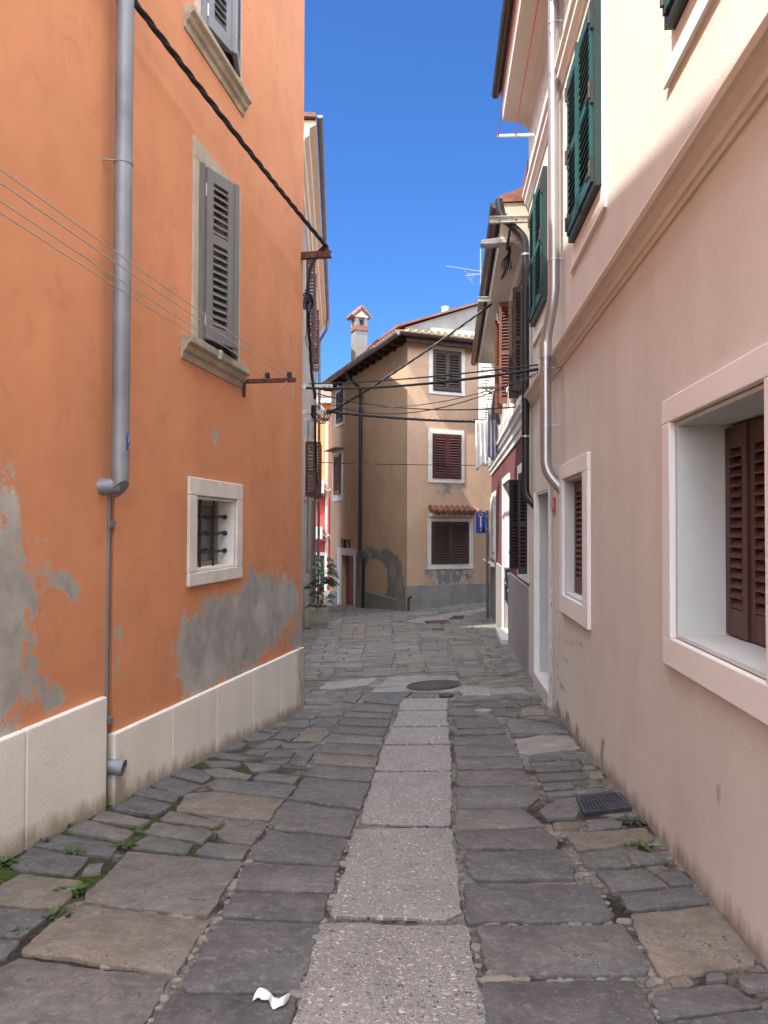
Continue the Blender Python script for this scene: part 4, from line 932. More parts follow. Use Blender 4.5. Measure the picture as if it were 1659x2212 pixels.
# drainpipe, black, from the gutter swan-neck to above the plinth
sdp = F.hit(1135, 800, .1)[0]; zb = F.hit(1136, 1070, .1)[1]
mb = MB(); mb.tube(bendpath([F.pt(sdp-.1, .44, ez-.06), F.pt(sdp-.08, .42, ez-.28), F.pt(sdp, .1, ez-.62), F.pt(sdp, .1, zb), F.pt(sdp+.14, .0, zb-.13)], .12, 6), .05, 16); pipe = part(mb, 'drainpipe', 'black_pipe', house, smooth=True)
for z in (3.6, 1.2): mb = MB(); collar(mb, F.pt(sdp, .1, z), .056, .025, 16); mb.tube([F.pt(sdp+.04, .07, z), F.pt(sdp+.05, 0, z)], .006, 6); part(mb, 'pipe_clamp', 'steel_mid', pipe, smooth=True)
# cornice band and plinth
mb = MB(); zt = 1.74; mb.prism(F, [(-.01,zt-.36),(.025,zt-.36),(.035,zt-.27),(.06,zt-.25),(.07,zt-.16),(.10,zt-.13),(.115,zt-.06),(.14,zt-.04),(.14,zt),(-.01,zt+.01)], 0, LP-.12); part(mb, 'cornice', 'white_plaster', house)
ztp = -.80
for a, b in ((-.02, d0_-.12), (d1_, LP-.02)):
    mb = MB(); mb.box(F, a, b, -.01, .035, -3.2, ztp); part(mb, 'plinth', 'grey_rough', house, bevel=.01)
mb = MB(); mb.box(F, d0_-.12, d0_-.002, -.01, .028, -2.9, dzt+.12); mb.box(F, d0_-.002, d1_+.02, -.01, .028, dzt, dzt+.12)
dr = part(mb, 'door', 'white_plaster', house, label='deep doorway with a white plastered jamb and marble step')
mb = MB(); mb.box(F, d0_+.002, d0_+.022, -.48, -.012, -1.02, dzt-.003); mb.box(F, d0_+.022, d1_-.003, -.48, -.012, dzt-.022, dzt-.003); part(mb, 'reveal', 'white_plaster', dr)
mb = MB(); mb.box(F, d0_+.002, d0_+.024, -.48, -.012, -2.7, -1.022); part(mb, 'lower_reveal', 'grey_rough', dr)
mb = MB(); mb.box(F, d0_+.03, d1_-.03, -.45, -.40, -2.6, dzt-.03); part(mb, 'door_leaf', 'brown_shutter', dr)
gz = ground(*F.pt(d1_, .1, 0).xy)
mb = MB(); mb.box(F, d0_-.1, d1_-.01, -.39, .16, gz-.2, gz+.07); part(mb, 'step', 'marble', dr, bevel=.008)
# ground floor shuttered window by the pipe
mb = MB(); ring(mb, F, b0_, b1_, bzz0, bzz1, .1, -.01, .02, bot=.1, top=.14, left=.08, right=.04)
wn = part(mb, 'window', 'white_plaster', house, label='ground floor window with blackish folded shutters')
mb = MB(); mb.box(F, b0_+.004, b1_-.004, -.19, -.17, bzz0+.004, bzz1-.004); part(mb, 'pane', 'dark', wn)
for s, ang, w_ in ((b0_+.02, -78, .14), (b0_+.07, -84, .12), (b1_-.07, -93, .12), (b1_-.02, -98, .13)):
    L = F.sub(s, .01, R(ang)); mb = MB(); leaf(mb, L, w_, bzz0+.02, bzz1-.08, .05, .032, .03, .08, (.5,), .026); part(mb, 'shutter', 'black_shutter', wn)
mb = MB(); wl = sp_(1106); mb.box(F, wl-.08, wl+.08, .002, .035, -.62, .02); mb.box(F, wl-.03, wl+.03, .036, .045, -.2, -.1); mb.box(F, wl-.015, wl+.015, .036, .06, -.45, -.41); part(mb, 'meter_door', 'plum', house, bevel=.004)
# little white window by the road sign
a, b = sp_(1063.5), sp_(1071); z0, z1 = F.hit(1067, 1206)[1], F.hit(1067, 1072)[1]
mb = MB(); ring(mb, F, a, b, z0, z1, .1, -.01, .02); wn = part(mb, 'window', 'cream_trim', house, label='small window with white closed shutters')
for k in range(2):
    L = F.sub(a+k*(b-a)/2+.002, .022, 0); mb = MB(); leaf(mb, L, (b-a)/2-.006, z0+.01, z1-.01, .06, .035, .06, .08, (), .03); part(mb, 'shutter', 'white_paint', wn)
mb = MB(); mb.box(F, a-.16, b+.16, -.01, .13, z0-.17, z0-.101); mb.tube([F.pt(b, .14, z0-.09), F.pt(a-.1, .22, z0-.06)], .02, 8); part(mb, 'sill', 'white_paint', wn, bevel=.005)
for f in (.1, .9):
    mb = MB(); z = z0+(z1-z0)*f; mb.box(F, b-.06, b+.05, .058, .075, z-.03, z+.03); part(mb, 'hinge', 'iron', wn)
# upper windows
def bifold(parent, s0, s1, z0, z1, mat1, w_=.24, mids=(.5,)):
    for s, ang in ((s0-.01, -74), (s0+.045, -84), (s1-.045, -96), (s1+.01, -104)):
        L = F.sub(s, .025, R(ang)); mb = MB(); leaf(mb, L, w_, z0+.02, z1-.02, .055, .034, .045, .08, mids, .028); part(mb, 'shutter', mat1, parent)
def yS(Y): return (19.6-Y)*math.hypot(.09, 1)
for (y1, y0, z0, z1, mt, lab, kind) in ((14.0, 12.75, 2.15, 3.95, 'red_brown', 'upper window with chestnut folding shutters standing open', 0), (11.5, 10.75, 2.0, 3.55, 'old_brown', 'upper window with dark shutters beside the black pipe', 0), (17.4, 16.3, 2.35, 3.75, 'white_paint', 'far upper window with one white louvred shutter swung out', 1)):
    a, b = yS(y1), yS(y0); mb = MB(); ring(mb, F, a, b, z0, z1, .1, -.01, .022); wn = part(mb, 'window', 'white_plaster', house, label=lab)
    mb = MB(); mb.box(F, a+.003, b-.003, .001, .01, z0+.003, z1-.003); part(mb, 'pane', 'dark', wn)
    mb = MB(); mb.box(F, a-.14, b+.14, -.005, .09, z0-.16, z0-.101); part(mb, 'sill', 'white_plaster', wn)
    if kind == 0: bifold(wn, a, b, z0, z1, mt, .22 if mt == 'red_brown' else .15)
    else:
        L = F.sub(a+.02, .025, R(-64)); 
        L = Fr(tuple(F.pt(a+.55, .03, 0).xy-Vector((.42, .03))), (.42, .03)); mb = MB(); leaf(mb, L, .42, z0+.0, z1, .062, .035, .06, .09, (.35,), .03); part(mb, 'shutter', mt, wn)
        L = F.sub(a+.02, .03, R(-100)); mb = MB(); leaf(mb, L, .3, z0, z1, .062, .035, .05, .09, (.35,), .03); part(mb, 'shutter', mt, wn)
# white balustrade lattice above the cornice
mb = MB(); a, b = yS(16.2), yS(12.2)
for s in np.arange(a, b, .42):
    mb.tube([F.pt(s, .09, zt+.03), F.pt(s+.4, .09, zt+.62)], .022, 6); mb.tube([F.pt(s+.4, .075, zt+.03), F.pt(s, .075, zt+.62)], .022, 6)
mb.box(F, a-.03, b+.03, .05, .12, zt+.60, zt+.66); part(mb, 'balustrade', 'white_plaster', house)
# mailboxes on the door jamb
FJ = Fr(tuple(F.pt(d0_+.024, -.012, 0).xy), tuple((-F.n).xy))
def mailbox(zt_, zb_, lab):
    r_ = root('mailbox', lab, 'mailbox', FJ.pt(.12, .06, zb_), 'mailboxes in the doorway'); mb = MB()
    mb.box(FJ, .005, .27, .004, .10, zb_, zt_-.05); part(mb, 'box', 'mailbox', r_, bevel=.006)
    mb = MB(); mb.prism(FJ, [(.004, zt_-.048), (.118, zt_-.048), (.118, zt_-.03), (.02, zt_), (.004, zt_)], 0, .28); part(mb, 'lid', 'mailbox', r_)
    mb = MB(); mb.box(FJ, .06, .16, .1015, .104, zt_-.15, zt_-.10); part(mb, 'name_label', 'label', r_)
    mb = MB(); mb.box(FJ, .09, .17, .1015, .112, zb_+.09, zb_+.10); part(mb, 'slot', 'steel_mid', r_)
zm = lambda v: (1140-v)/1600*15.1
mailbox(zm(1225), zm(1253), 'upper of two dark green mailboxes in the white doorway'); mailbox(zm(1260), zm(1294), 'lower of two dark green mailboxes beside the grey plinth')

# ================================================================== tan house at the end
house = root('tan_house', 'tan plastered corner house with brown shutters closing the end of the lane', 'house', Vector((1.5, 24, -2.4)))
def tan_mask_l(s, z):
    F = FTL; H = lambda pl: [F.hit(*p) for p in pl]
    g = sd_poly(s, z, H([(783,1340),(783,1192),(792,1178),(812,1186),(836,1184),(856,1198),(868,1222),(874,1262),(877,1340)]))
    g2 = sd_poly(s, z, H([(764,1335),(764,1215),(772,1195),(778,1180),(779,1335)])); g3 = sd_poly(s, z, H([(716,1320),(716,1275),(734,1280),(736,1320)]))
    h = sd_poly(s, z, H([(782,1287),(783,1240),(790,1222),(800,1210),(812,1207),(826,1214),(836,1232),(838,1262),(834,1284),(820,1286),(806,1280),(796,1284)]))
    m_ = np.maximum(np.maximum(np.clip(.5+g/.6*.5, 0, 1), np.clip(.5+g2/.35*.5, 0, 1)), np.clip(.5+g3/.2*.5, 0, 1))
    return np.minimum(m_, np.clip(.5-h/.22*.5, 0, 1))
def tan_mask_r(s, z):
    F = FTR; H = lambda pl: [F.hit(*p) for p in pl]
    g = sd_poly(s, z, H([(920,1230),(1022,1230),(1026,1250),(1040,1264),(925,1264),(918,1248)])); g2 = sd_poly(s, z, H([(932,1044),(1008,1044),(1000,1062),(975,1072),(945,1068)]))
    return np.maximum(np.clip(.5+g/.5*.5, 0, .52), np.clip(.45+g2/.6*.5, 0, .5))
WT = 5.18
mb = MB(); LR = 7.0
LD0, LD1 = FTL.S(738.5), FTL.S(765); ldz1 = FTL.hit(750, 1200)[1]; ldz0 = -3.0
tw0, tw1 = FTL.S(736), FTL.S(757); twz0, twz1 = FTL.hit(748, 1190)[1], FTL.hit(748, 1165)[1]
wall_grid(mb, FTL, ar(0, LTL, .08), ar(-3.4, .6, .08)+ar(1.0, WT, .4), [(LD0, LD1, ldz0, ldz1, .25), (tw0, tw1, twz0, twz1, .2)], tan_mask_l)
wall_grid(mb, FTR, ar(0, 3.2, .08)+ar(3.5, LR, .5), ar(-3.4, 1.2, .1)+ar(1.5, WT, .4), [], tan_mask_r)
q = FTR.pt; k0 = len(mb.v)
e2 = FTL.pt(0, 0, 0)
for (pa, pb) in ((FTR.pt(LR,0,0), FTR.pt(LR,-9,0)), (FTR.pt(LR,-9,0), e2+Vector((4, 2.5, 0))), (e2+Vector((4, 2.5, 0)), e2)):
    mb.quad(Vector((pa.x,pa.y,-3.4)), Vector((pb.x,pb.y,-3.4)), Vector((pb.x,pb.y,WT)), Vector((pa.x,pa.y,WT)))
mb.at['mask'] += [0.0]*(len(mb.v)-k0)
part(mb, 'wall', 'tan', house)
mb = MB(); F = FTR; zp = F.hit(885, 1265)[1]; js = [0.0, F.S(975), F.S(1036), 3.2, 5, LR]
for a, b in zip(js[:-1], js[1:]): mb.box(F, a+.004, b-.004, -.01, .03, -3.3, zp)
pl_ = part(mb, 'plinth', 'grey_plinth', house, bevel=.006)
mb = MB(); F = FTL; zp2 = -2.06; js = [LD1+.3, F.S(782), F.S(806), F.S(830), F.S(855), LTL+.02]
for a, b in zip(js[:-1], js[1:]): mb.box(F, a+.003, b-.003, -.01, .03, -3.3, zp2)
part(mb, 'plinth', 'grey_plinth', house, label='darker grey plinth along the lane side', bevel=.006)
mb = MB(); mb.box(F, 0, LD0-.55, -.01, .03, -3.4, -2.4); part(mb, 'plinth', 'grey_plinth', house, label='short plinth left of the red door', bevel=.006)
# windows
def tan_win(F, so, su, lab, n=2, trim='white_stone', shut='old_brown', top=True):
    (u0, v0, u1, v1), (x0, y0, x1, y1) = so, su; um = .5*(u0+u1)
    S0, S1 = F.S(u0), F.S(u1); Z1, Z0 = F.hit(um, v0)[1], F.hit(um, v1)[1]; a, b = F.S(x0), F.S(x1); z1, z0 = F.hit(um, y0)[1], F.hit(um, y1)[1]
    mb = MB(); ring(mb, F, a, b, z0, z1, .1, -.01, .025, bot=z0-Z0, top=Z1-z1, left=a-S0, right=S1-b); wn = part(mb, 'window', trim, house, label=lab)
    mb = MB(); mb.box(F, a+.003, b-.003, .001, .008, z0+.003, z1-.003); part(mb, 'backing', 'dark', wn)
    mb = MB(); ring(mb, F, a+.02, b-.02, z0+.02, z1-.02, .02, .008, .045); part(mb, 'shutter_frame', shut, wn)
    w_ = (b-a-.05)/n
    for k in range(n):
        L = F.sub(a+.025+k*w_, .022+.004*k, R(random.uniform(-1.5, 0))); mb = MB(); leaf(mb, L, w_-.006, z0+.025, z1-.025, .075, .035, .055, .08, (), .038); part(mb, 'shutter', shut, wn)
    return wn, a, b, z0, z1
tan_win(FTR, (925,750,1003,853), (934,758,995,846), 'top floor window with near black worn shutters')
tan_win(FTR, (924,928,1002,1043), (933,938,995,1034), 'middle floor window with brown shutters half in sun', shut='brown_shutter')
tan_win(FTR, (923,1120,1021,1229), (931,1127,1012,1218), 'wide ground floor window under a little tiled canopy')
F = FTL
tan_win(FTL, (724,842,743.5,920), (727,847,741,913), 'top window beside the lane with worn shutters', n=2)
tan_win(FTL, (719,976,740.5,1082), (722,982,737,1068), 'lower window beside the lane with a thin ledge above', n=1, shut='brown_shutter')
mb = MB(); a, b = F.S(716), F.S(742); z = F.hit(730, 972)[1]; mb.box(F, a, b, -.01, .32, z, z+.03); part(mb, 'ledge', 'grey_plinth', house)
# tiled canopy
F = FTR; a, b = F.S(924), F.S(1027); z1 = F.hit(975, 1096)[1]; z0 = F.hit(975, 1107)[1]
mb = MB(); mb.prism(F, [(-.01, z0-.12), (.16, z0-.12), (.18, z0-.02), (-.01, z0-.02)], a+.05, b-.08); cn = part(mb, 'canopy', 'white_plaster', house)
mb = MB(); n = 9
for k in range(n):
    s = a+.08+(b-a-.16)*k/(n-1); mb.tube([F.pt(s, .0, z1+.02), F.pt(s, .40, z0+.0)], [.06, .075], 10); 
    if k < n-1: s2 = s+(b-a-.16)/(n-1)/2; mb.tube([F.pt(s2, .0, z1-.02), F.pt(s2, .37, z0-.04)], [.05, .06], 8)
part(mb, 'canopy_tiles', 'terracotta', cn, smooth=True)
# door and fanlight on the lane side
F = FTL
mb = MB(); ring(mb, F, LD0, LD1, ldz0, ldz1, .16, -.01, .02, bot=0, top=.25, left=.5, right=.16); dr = part(mb, 'door', 'cream_trim', house, label='low red corrugated door in a pale surround')
mb = MB(); L = LD1-LD0; n = 14
for k in range(n): mb.box(F, LD0+.02+(L-.04)*k/n, LD0+.02+(L-.04)*(k+.72)/n, -.2, -.172, ldz0, ldz1-.02)
mb.box(F, LD0+.01, LD1-.01, -.22, -.195, ldz0, ldz1-.01); part(mb, 'door_leaf', 'door_red', dr)
mb = MB(); mb.box(F, LD0+L*.72, LD0+L*.86, -.17, -.13, F.hit(754, 1264)[1]-.02, F.hit(754, 1264)[1]+.03); part(mb, 'handle', 'steel_mid', dr)
mb = MB(); ring(mb, F, tw0+.04, tw1-.04, twz0+.04, twz1-.04, .04, -.16, -.12); mb.box(F, .5*(tw0+tw1)-.02, .5*(tw0+tw1)+.02, -.16, -.12, twz0+.04, twz1-.04); wn = part(mb, 'window', 'old_brown', house, label='tiny two pane window above the red door')
mb = MB(); mb.box(F, tw0+.03, tw1-.03, -.185, -.165, twz0+.03, twz1-.03); part(mb, 'pane', 'glass_pale', wn)
# eaves, gutters, roof
OV = .36; ze = 5.30
def off(F, s, d, z): return F.pt(s, d, z)
# outer corner of the two eave lines
def isect(F1, F2, d):
    p1, p2 = F1.pt(0, d, 0), F2.pt(0, d, 0); A = np.array([[F1.a.x, -F2.a.x], [F1.a.y, -F2.a.y]]); t = np.linalg.solve(A, np.array([p2.x-p1.x, p2.y-p1.y]))
    r_ = p1+F1.a*t[0]; return Vector((r_.x, r_.y, 0))
E0 = isect(FTL, FTR, OV); E1 = FTR.pt(LR, OV, 0); E2 = FTL.pt(-.2, OV, 0)
up = lambda p, z: Vector((p.x, p.y, z))
inn = (FTL.n+FTR.n); inn = -inn.normalized(); A_ = up(E0+inn*4.2, ze+.75); B_ = up(E1-FTR.n*4.4, ze+.75); D_ = up(E2-FTL.n*3.6, ze+.75)
mb = MB(); th = Vector((0,0,.05))
for poly in ([up(E0,ze), up(E1,ze), B_, A_], [up(E2,ze), up(E0,ze), A_, D_]):
    n = len(poly); mb.add(poly+[p+th for p in poly], [tuple(range(n))[::-1], tuple(range(n, 2*n))]+[(i, (i+1) % n, n+(i+1) % n, n+i) for i in range(n)])
rf = part(mb, 'roof', 'terracotta', house)
def tile_row(F, s0, s1, mat, lab=None):
    mb = MB(); sl_ = .75/4.0; n = int((s1-s0)/.2)
    for k in range(n):
        s = s0+(k+.5)*(s1-s0)/n
        for j in range(6):
            if j*.36+.2 > (abs(s-(sE if F is FTR else sE2)))*.95: break
            d0 = OV+.06-j*.36; j_ = random.uniform(-.012, .012)
            mb.tube([F.pt(s+j_, d0, ze+.06+(OV-d0)*sl_+.02), F.pt(s+j_, d0-.40, ze+.06+(OV-d0+.4)*sl_)], [.082, .066], 8)
    return part(mb, 'roof_tiles', mat, rf, label=lab, smooth=True)
sE = (E0-FTR.o).dot(FTR.a); sE2 = (E0-FTL.o).dot(FTL.a); tile_row(FTR, sE, 4.2, 'tile_pale', 'pale lichen grown tiles over the street front')
sE2 = (E0-FTL.o).dot(FTL.a); tile_row(FTL, -.2, sE2, 'terracotta', 'red tiles over the lane side')
mb = MB(); mb.box(FTR, sE+.2, LR, OV-.10, OV-.03, ze-.2, ze-.005); mb.box(FTR, .03, LR, .0, OV-.102, ze-.10, ze-.005); part(mb, 'fascia', 'wood_dark', house)
for s in np.arange(.15, LTL+.1, .62): mb = MB(); mb.box(FTL, s-.06, s+.06, .0, OV-.04, ze-.17, ze-.029); part(mb, 'rafter', 'wood_dark', house)
mb = MB(); mb.box(FTL, -.2, LTL, -.0, OV-.02, ze-.028, ze-.003); part(mb, 'eave_boarding', 'wood_dark', house)
mb = MB(); gutter(mb, [up(E2+FTL.n*.07, ze-.0), up(isect(FTL, FTR, OV+.07), ze-.0)], .085); part(mb, 'gutter', 'zinc', house, label='zinc gutter over the lane side', smooth=True)
mb = MB(); gutter(mb, [up(isect(FTL, FTR, OV+.07), ze-.0)+FTR.a*.02, up(E1+FTR.n*.07, ze-.0)], .085); part(mb, 'gutter', 'brown_metal', house, smooth=True)
# black downpipe
F = FTL; sd_ = F.hit(778, 1000, .1)[0]; zz1 = F.hit(776, 1190, .1)[1]; mb = MB()
mb.tube(bendpath([F.pt(sd_-.55, OV+.06, ze-.06), F.pt(sd_-.5, OV+.02, ze-.3), F.pt(sd_, .1, ze-.75), F.pt(sd_, .1, zz1), F.pt(sd_+.22, .08, zz1-.18), F.pt(sd_+.24, .06, zz1-.3), F.pt(sd_+.24, .06, -2.85)], .12, 5), .055, 14); pipe = part(mb, 'drainpipe', 'black_pipe', house, smooth=True)
for z in (3.8, 2.0, .4): mb = MB(); collar(mb, F.pt(sd_, .1, z), .062, .03, 14); part(mb, 'pipe_clamp', 'iron', pipe, smooth=True)
mb = MB(); mb.tube([FTR.pt(.03, .05, -2.5), FTR.pt(.03, .05, -1.95), FTR.pt(.09, .12, -1.9)], .035, 8); part(mb, 'pipe_stub', 'rust', house, smooth=True)
# chimney
cp = P(781, 776, 25.4); FC = Fr((cp.x-.215, cp.y), (FTR.a.x, FTR.a.y)); zc = cp.z
hz = lambda v: (1140-v)/1600*25.4
mb = MB(); mb.box(FC, 0, .44, -.44, 0, zc-.35, hz(711)); part(mb, 'chimney', 'grey_wall', rf, bevel=.008)
mb = MB(); mb.box(FC, -.03, .47, -.47, .03, hz(711)+.002, hz(704)); mb.box(FC, -.015, .455, -.455, .015, hz(704)+.002, hz(700)); part(mb, 'chimney_band', 'terracotta', rf, bevel=.006)
for a in (.0, .32):
    for b in (-.44, -.12): mb = MB(); mb.box(FC, a, a+.12, b, b+.12, hz(700)+.004, hz(682)-.003); part(mb, 'chimney_post', 'grey_wall', rf)
mb = MB(); mb.box(FC, -.04, .48, -.48, .04, hz(682), hz(678)); mb.hexa([FC.pt(.0,.02,hz(678)+.003),FC.pt(.44,.02,hz(678)+.003),FC.pt(.44,-.46,hz(678)+.003),FC.pt(.0,-.46,hz(678)+.003),FC.pt(.2,.02,hz(665)),FC.pt(.24,.02,hz(665)),FC.pt(.24,-.46,hz(665)),FC.pt(.2,-.46,hz(665))]); part(mb, 'chimney_gable', 'white_stone', rf)
mb = MB()
for j in range(4):
    b = -.46+j*.16
    mb.tube([FC.pt(.22, b, hz(661)), FC.pt(-.12, b, hz(681))], .075, 8); mb.tube([FC.pt(.22, b, hz(661)), FC.pt(.56, b, hz(681))], .075, 8)
mb.tube([FC.pt(.22, -.56, hz(660)), FC.pt(.22, .12, hz(660))], .06, 8); part(mb, 'chimney_cap', 'terracotta', rf, smooth=True)

# ================================================================== grey gable behind the tan house
gf = Fr(tuple(P(868, 720, 24.2).xy), (.94, .34)); house = root('grey_gable_house', 'grey rendered gable wall with a red tile edge behind the tan house roof', 'house', gf.pt(2, -2, 3))
za = gf.hit(874, 707)[1]; zb_ = gf.hit(1037, 658)[1]; sa, sb = gf.S(874), gf.S(1037); slp = (zb_-za)/(sb-sa); s2 = sb+2.2
mb = MB(); q = gf.pt; mb.hexa([q(sa,-4,2.5),q(s2,-4,2.5),q(s2,0,2.5),q(sa,0,2.5),q(sa,-4,za),q(s2,-4,zb_+slp*2.2),q(s2,0,zb_+slp*2.2),q(sa,0,za)]); mb.at['mask'] = [0.0]*8; part(mb, 'wall', 'grey_wall', house)
mb = MB(); mb.hexa([q(sa-.3,-4.1,za-.03),q(s2,-4.1,zb_+slp*2.2+.01),q(s2,.12,zb_+slp*2.2+.01),q(sa-.3,.12,za-.03),q(sa-.3,-4.1,za+.04),q(s2,-4.1,zb_+slp*2.2+.07),q(s2,.12,zb_+slp*2.2+.07),q(sa-.3,.12,za+.04)]); rf = part(mb, 'roof', 'terracotta', house)
mb = MB(); fl = gf.hit(978, 676); mb.tube([gf.pt(fl[0], -.6, fl[1]-.4), gf.pt(fl[0], -.6, gf.hit(978, 663)[1]+.1)], .12, 16); mb.tube([gf.pt(fl[0], -.6, gf.hit(978, 663)[1]+.1), gf.pt(fl[0], -.6, gf.hit(978, 661)[1]+.13)], .135, 16); part(mb, 'flue', 'galv', rf, smooth=True)
mb = MB(); mb.box(gf, sa+.9, s2, .002, .12, gf.hit(950, 716)[1]-.3, gf.hit(950, 716)[1]+.06); part(mb, 'ledge', 'white_stone', house)
# ================================================================== stone house on the left, ochre cornice
F = FS; LS = 13.2
house = root('stone_house', 'old peeling limestone house with an ochre cornice behind the orange house', 'house', F.pt(5, -3, -2))
ZE = 7.5
mb = MB(); wall_grid(mb, F, ar(0, LS, .12), ar(-3.4, 3.2, .12)+ar(3.5, ZE-.3, .5), [], lambda s, z: .34+.10*np.sin(s*3.1+z*1.7)+np.clip((-.6-z)/2, 0, .12))
shell(mb, F, 0, LS, 7, -3.4, ZE-.3); part(mb, 'wall', 'peel_stone', house)
mb = MB(); mb.prism(F, [(0,ZE-.62),(.03,ZE-.6),(.05,ZE-.5),(.1,ZE-.46),(.13,ZE-.36),(.2,ZE-.3),(.22,ZE-.16),(.30,ZE-.12),(.33,ZE-.10),(.34,ZE-.02),(0,ZE-.02)], -.35, LS+.15); part(mb, 'cornice', 'yellow', house)
mb = MB(); q = F.pt
mb.hexa([q(-.45,.33,ZE),q(LS+.2,.33,ZE),q(LS+.2,-7.2,ZE),q(-.45,-7.2,ZE),q(-.45,.33,ZE+.08),q(LS+.2,.33,ZE+.08),q(LS-2,-3.5,ZE+1.3),q(2,-3.5,ZE+1.3)]); rf = part(mb, 'roof', 'terracotta', house)
mb = MB(); gutter(mb, [F.pt(-.45, .41, ZE+.03), F.pt(LS+.2, .41, ZE+.03)], .06); part(mb, 'gutter', 'zinc', house, smooth=True)
mb = MB(); mb.tube(bendpath([F.pt(LS-.5, .38, ZE-.02), F.pt(LS-.5, .38, ZE-.35), F.pt(LS-.1, .1, ZE-.7), F.pt(LS-.1, .1, -2.8)], .12, 5), .05, 12); part(mb, 'drainpipe', 'zinc', house, smooth=True); mb = MB(); mb.tube([F.pt(3.9, .07, 2.6), F.pt(3.9, .07, -1.1)], .03, 10); part(mb, 'conduit', 'zinc', house, smooth=True)
def ys(Y): return (Y-13.8)*math.hypot(.064, 1)
for (ya, yb, z0, z1, lab) in ((17.1, 18.0, .72, 1.98, 'ground floor window with two brown shutters swung out'), (17.0, 18.0, 4.5, 6.2, 'upper window with brown shutters swung out beside the cable'), (20.4, 21.3, 4.5, 6.0, 'second upper window with brown shutters swung out'), (22.5, 23.4, .9, 2.6, 'farther window with brown shutters swung out')):
    a, b = ys(ya), ys(yb); mb = MB(); ring(mb, F, a, b, z0, z1, .09, -.01, .02); wn = part(mb, 'window', 'old_stone', house, label=lab)
    mb = MB(); mb.box(F, a+.003, b-.003, .001, .008, z0+.003, z1-.003); part(mb, 'pane', 'dark', wn)
    for s, ang in ((a-.02, -95), (b+.0, -84)):
        L = F.sub(s, .03, R(ang)); mb = MB(); leaf(mb, L, .20 if z0 > 3 else .24, z0, z1, .085, .032, .04, .08, (.45,), .034); part(mb, 'shutter', 'brown_shutter', wn)
# ================================================================== bright orange house beyond, in the lane
ob = Fr((-8.0, 34.2), (1, .03)); house = root('bright_orange_house', 'sunlit bright orange and red house far down the side lane', 'house', ob.pt(5, -2, -2.9))
zr = ob.hit(690, 1075)[1]; zt_ = ob.hit(700, 862)[1]
mb = MB(); mb.box(ob, 0, 9, -6, 0, zr, zt_); mb.at['mask'] = [0.0]*8; part(mb, 'wall', 'orange2', house)
mb = MB(); mb.box(ob, -.0, 9.0, -6, .012, -3.6, zr-.002); mb.at['mask'] = [0.0]*8; part(mb, 'lower_wall', 'red2', house)
mb = MB(); q = ob.pt; mb.hexa([q(-.3,.4,zt_),q(9.3,.4,zt_),q(9.3,-6.4,zt_),q(-.3,-6.4,zt_),q(-.3,.4,zt_+.08),q(9.3,.4,zt_+.08),q(9.3,-3,zt_+1.1),q(-.3,-3,zt_+1.1)]); part(mb, 'roof', 'terracotta', house)
mb = MB(); mb.box(ob, 0, 9, .0, .38, zt_-.22, zt_-.004); part(mb, 'soffit', 'white_plaster', house)
mb = MB(); s = ob.S(706); mb.tube(bendpath([ob.pt(s-.5, .4, zt_+.0), ob.pt(s-.4, .38, zt_-.3), ob.pt(s, .1, zt_-.8), ob.pt(s, .1, -2.7)], .12, 5), .08, 12); part(mb, 'drainpipe', 'galv', house, smooth=True)
a, b = ob.S(678), ob.S(685); z1 = ob.hit(680, 1192)[1]
mb = MB(); ring(mb, ob, a, b, -2.8, z1-.15, .13, -.005, .03, bot=0); dr = part(mb, 'door', 'white_paint', house); mb = MB(); mb.box(ob, a+.002, b-.002, .013, .02, -2.8, z1-.155); part(mb, 'door_leaf', 'green_dark', dr)
a, b = ob.S(692), ob.S(700); z1 = ob.hit(696, 1200)[1]
mb = MB(); ring(mb, ob, a, b, z1-1.9, z1, .15, -.005, .03); wn = part(mb, 'window', 'white_paint', house); mb = MB(); leaf(mb, ob.sub(a, .02, 0), b-a, z1-1.9, z1, .12, .04, .05, .1, (.5,), .05); part(mb, 'shutter', 'weed' if False else 'green_dark', wn)
mb = MB(); mb.box(ob, ob.S(698), ob.S(702), .013, .03, ob.hit(695, 1118)[1], ob.hit(695, 1096)[1]); part(mb, 'vent_panel', 'red2', house)
def ac_unit(u0, u1, v0, v1, lab):
    a, b = ob.S(u0), ob.S(u1); z1, z0 = ob.hit(u0, v0)[1], ob.hit(u0, v1)[1]; r_ = root('air_conditioner', lab, 'air conditioner', ob.pt(a, .2, z0), 'air conditioners on the red house')
    b = a+.85
    mb = MB(); mb.box(ob, a-.5, b-.5, .06, .40, z0, z1); part(mb, 'casing', 'ac', r_, bevel=.02)
    mb = MB(); c_ = ob.pt(a-.18, .402, .5*(z0+z1))
    for rr in (.05, .10, .15, .2): mb.tube([c_+ob.a*rr*math.cos(t)+Vector((0,0,rr*math.sin(t))) for t in np.linspace(0, 2*math.pi, 17)], .008, 5)
    part(mb, 'fan_grille', 'steel_mid', r_)
    mb = MB(); mb.box(ob, b-.502, b-.499+.0, .1, .24, z0+.2, z1-.08); mb.box(ob, b-.62, b-.56, .4, .41, z1-.2, z1-.08); part(mb, 'side_panel', 'lamp', r_)
    mb = MB(); mb.box(ob, a-.45, b-.4, .014, .42, z0-.06, z0-.01); part(mb, 'bracket', 'terracotta', r_)
    mb = MB(); mb.tube([ob.pt(b-.5, .2, z0+.25), ob.pt(b-.35, .25, z0+.1), ob.pt(b-.2, .1, z0+.2), ob.pt(b-.1, .03, z0-.1)], .025, 6); part(mb, 'hose', 'ac', r_)
ac_unit(684, 697, 1040, 1066, 'upper air conditioner on the orange wall down the side lane'); ac_unit(681, 695, 1138, 1164, 'lower air conditioner on the red wall down the side lane')
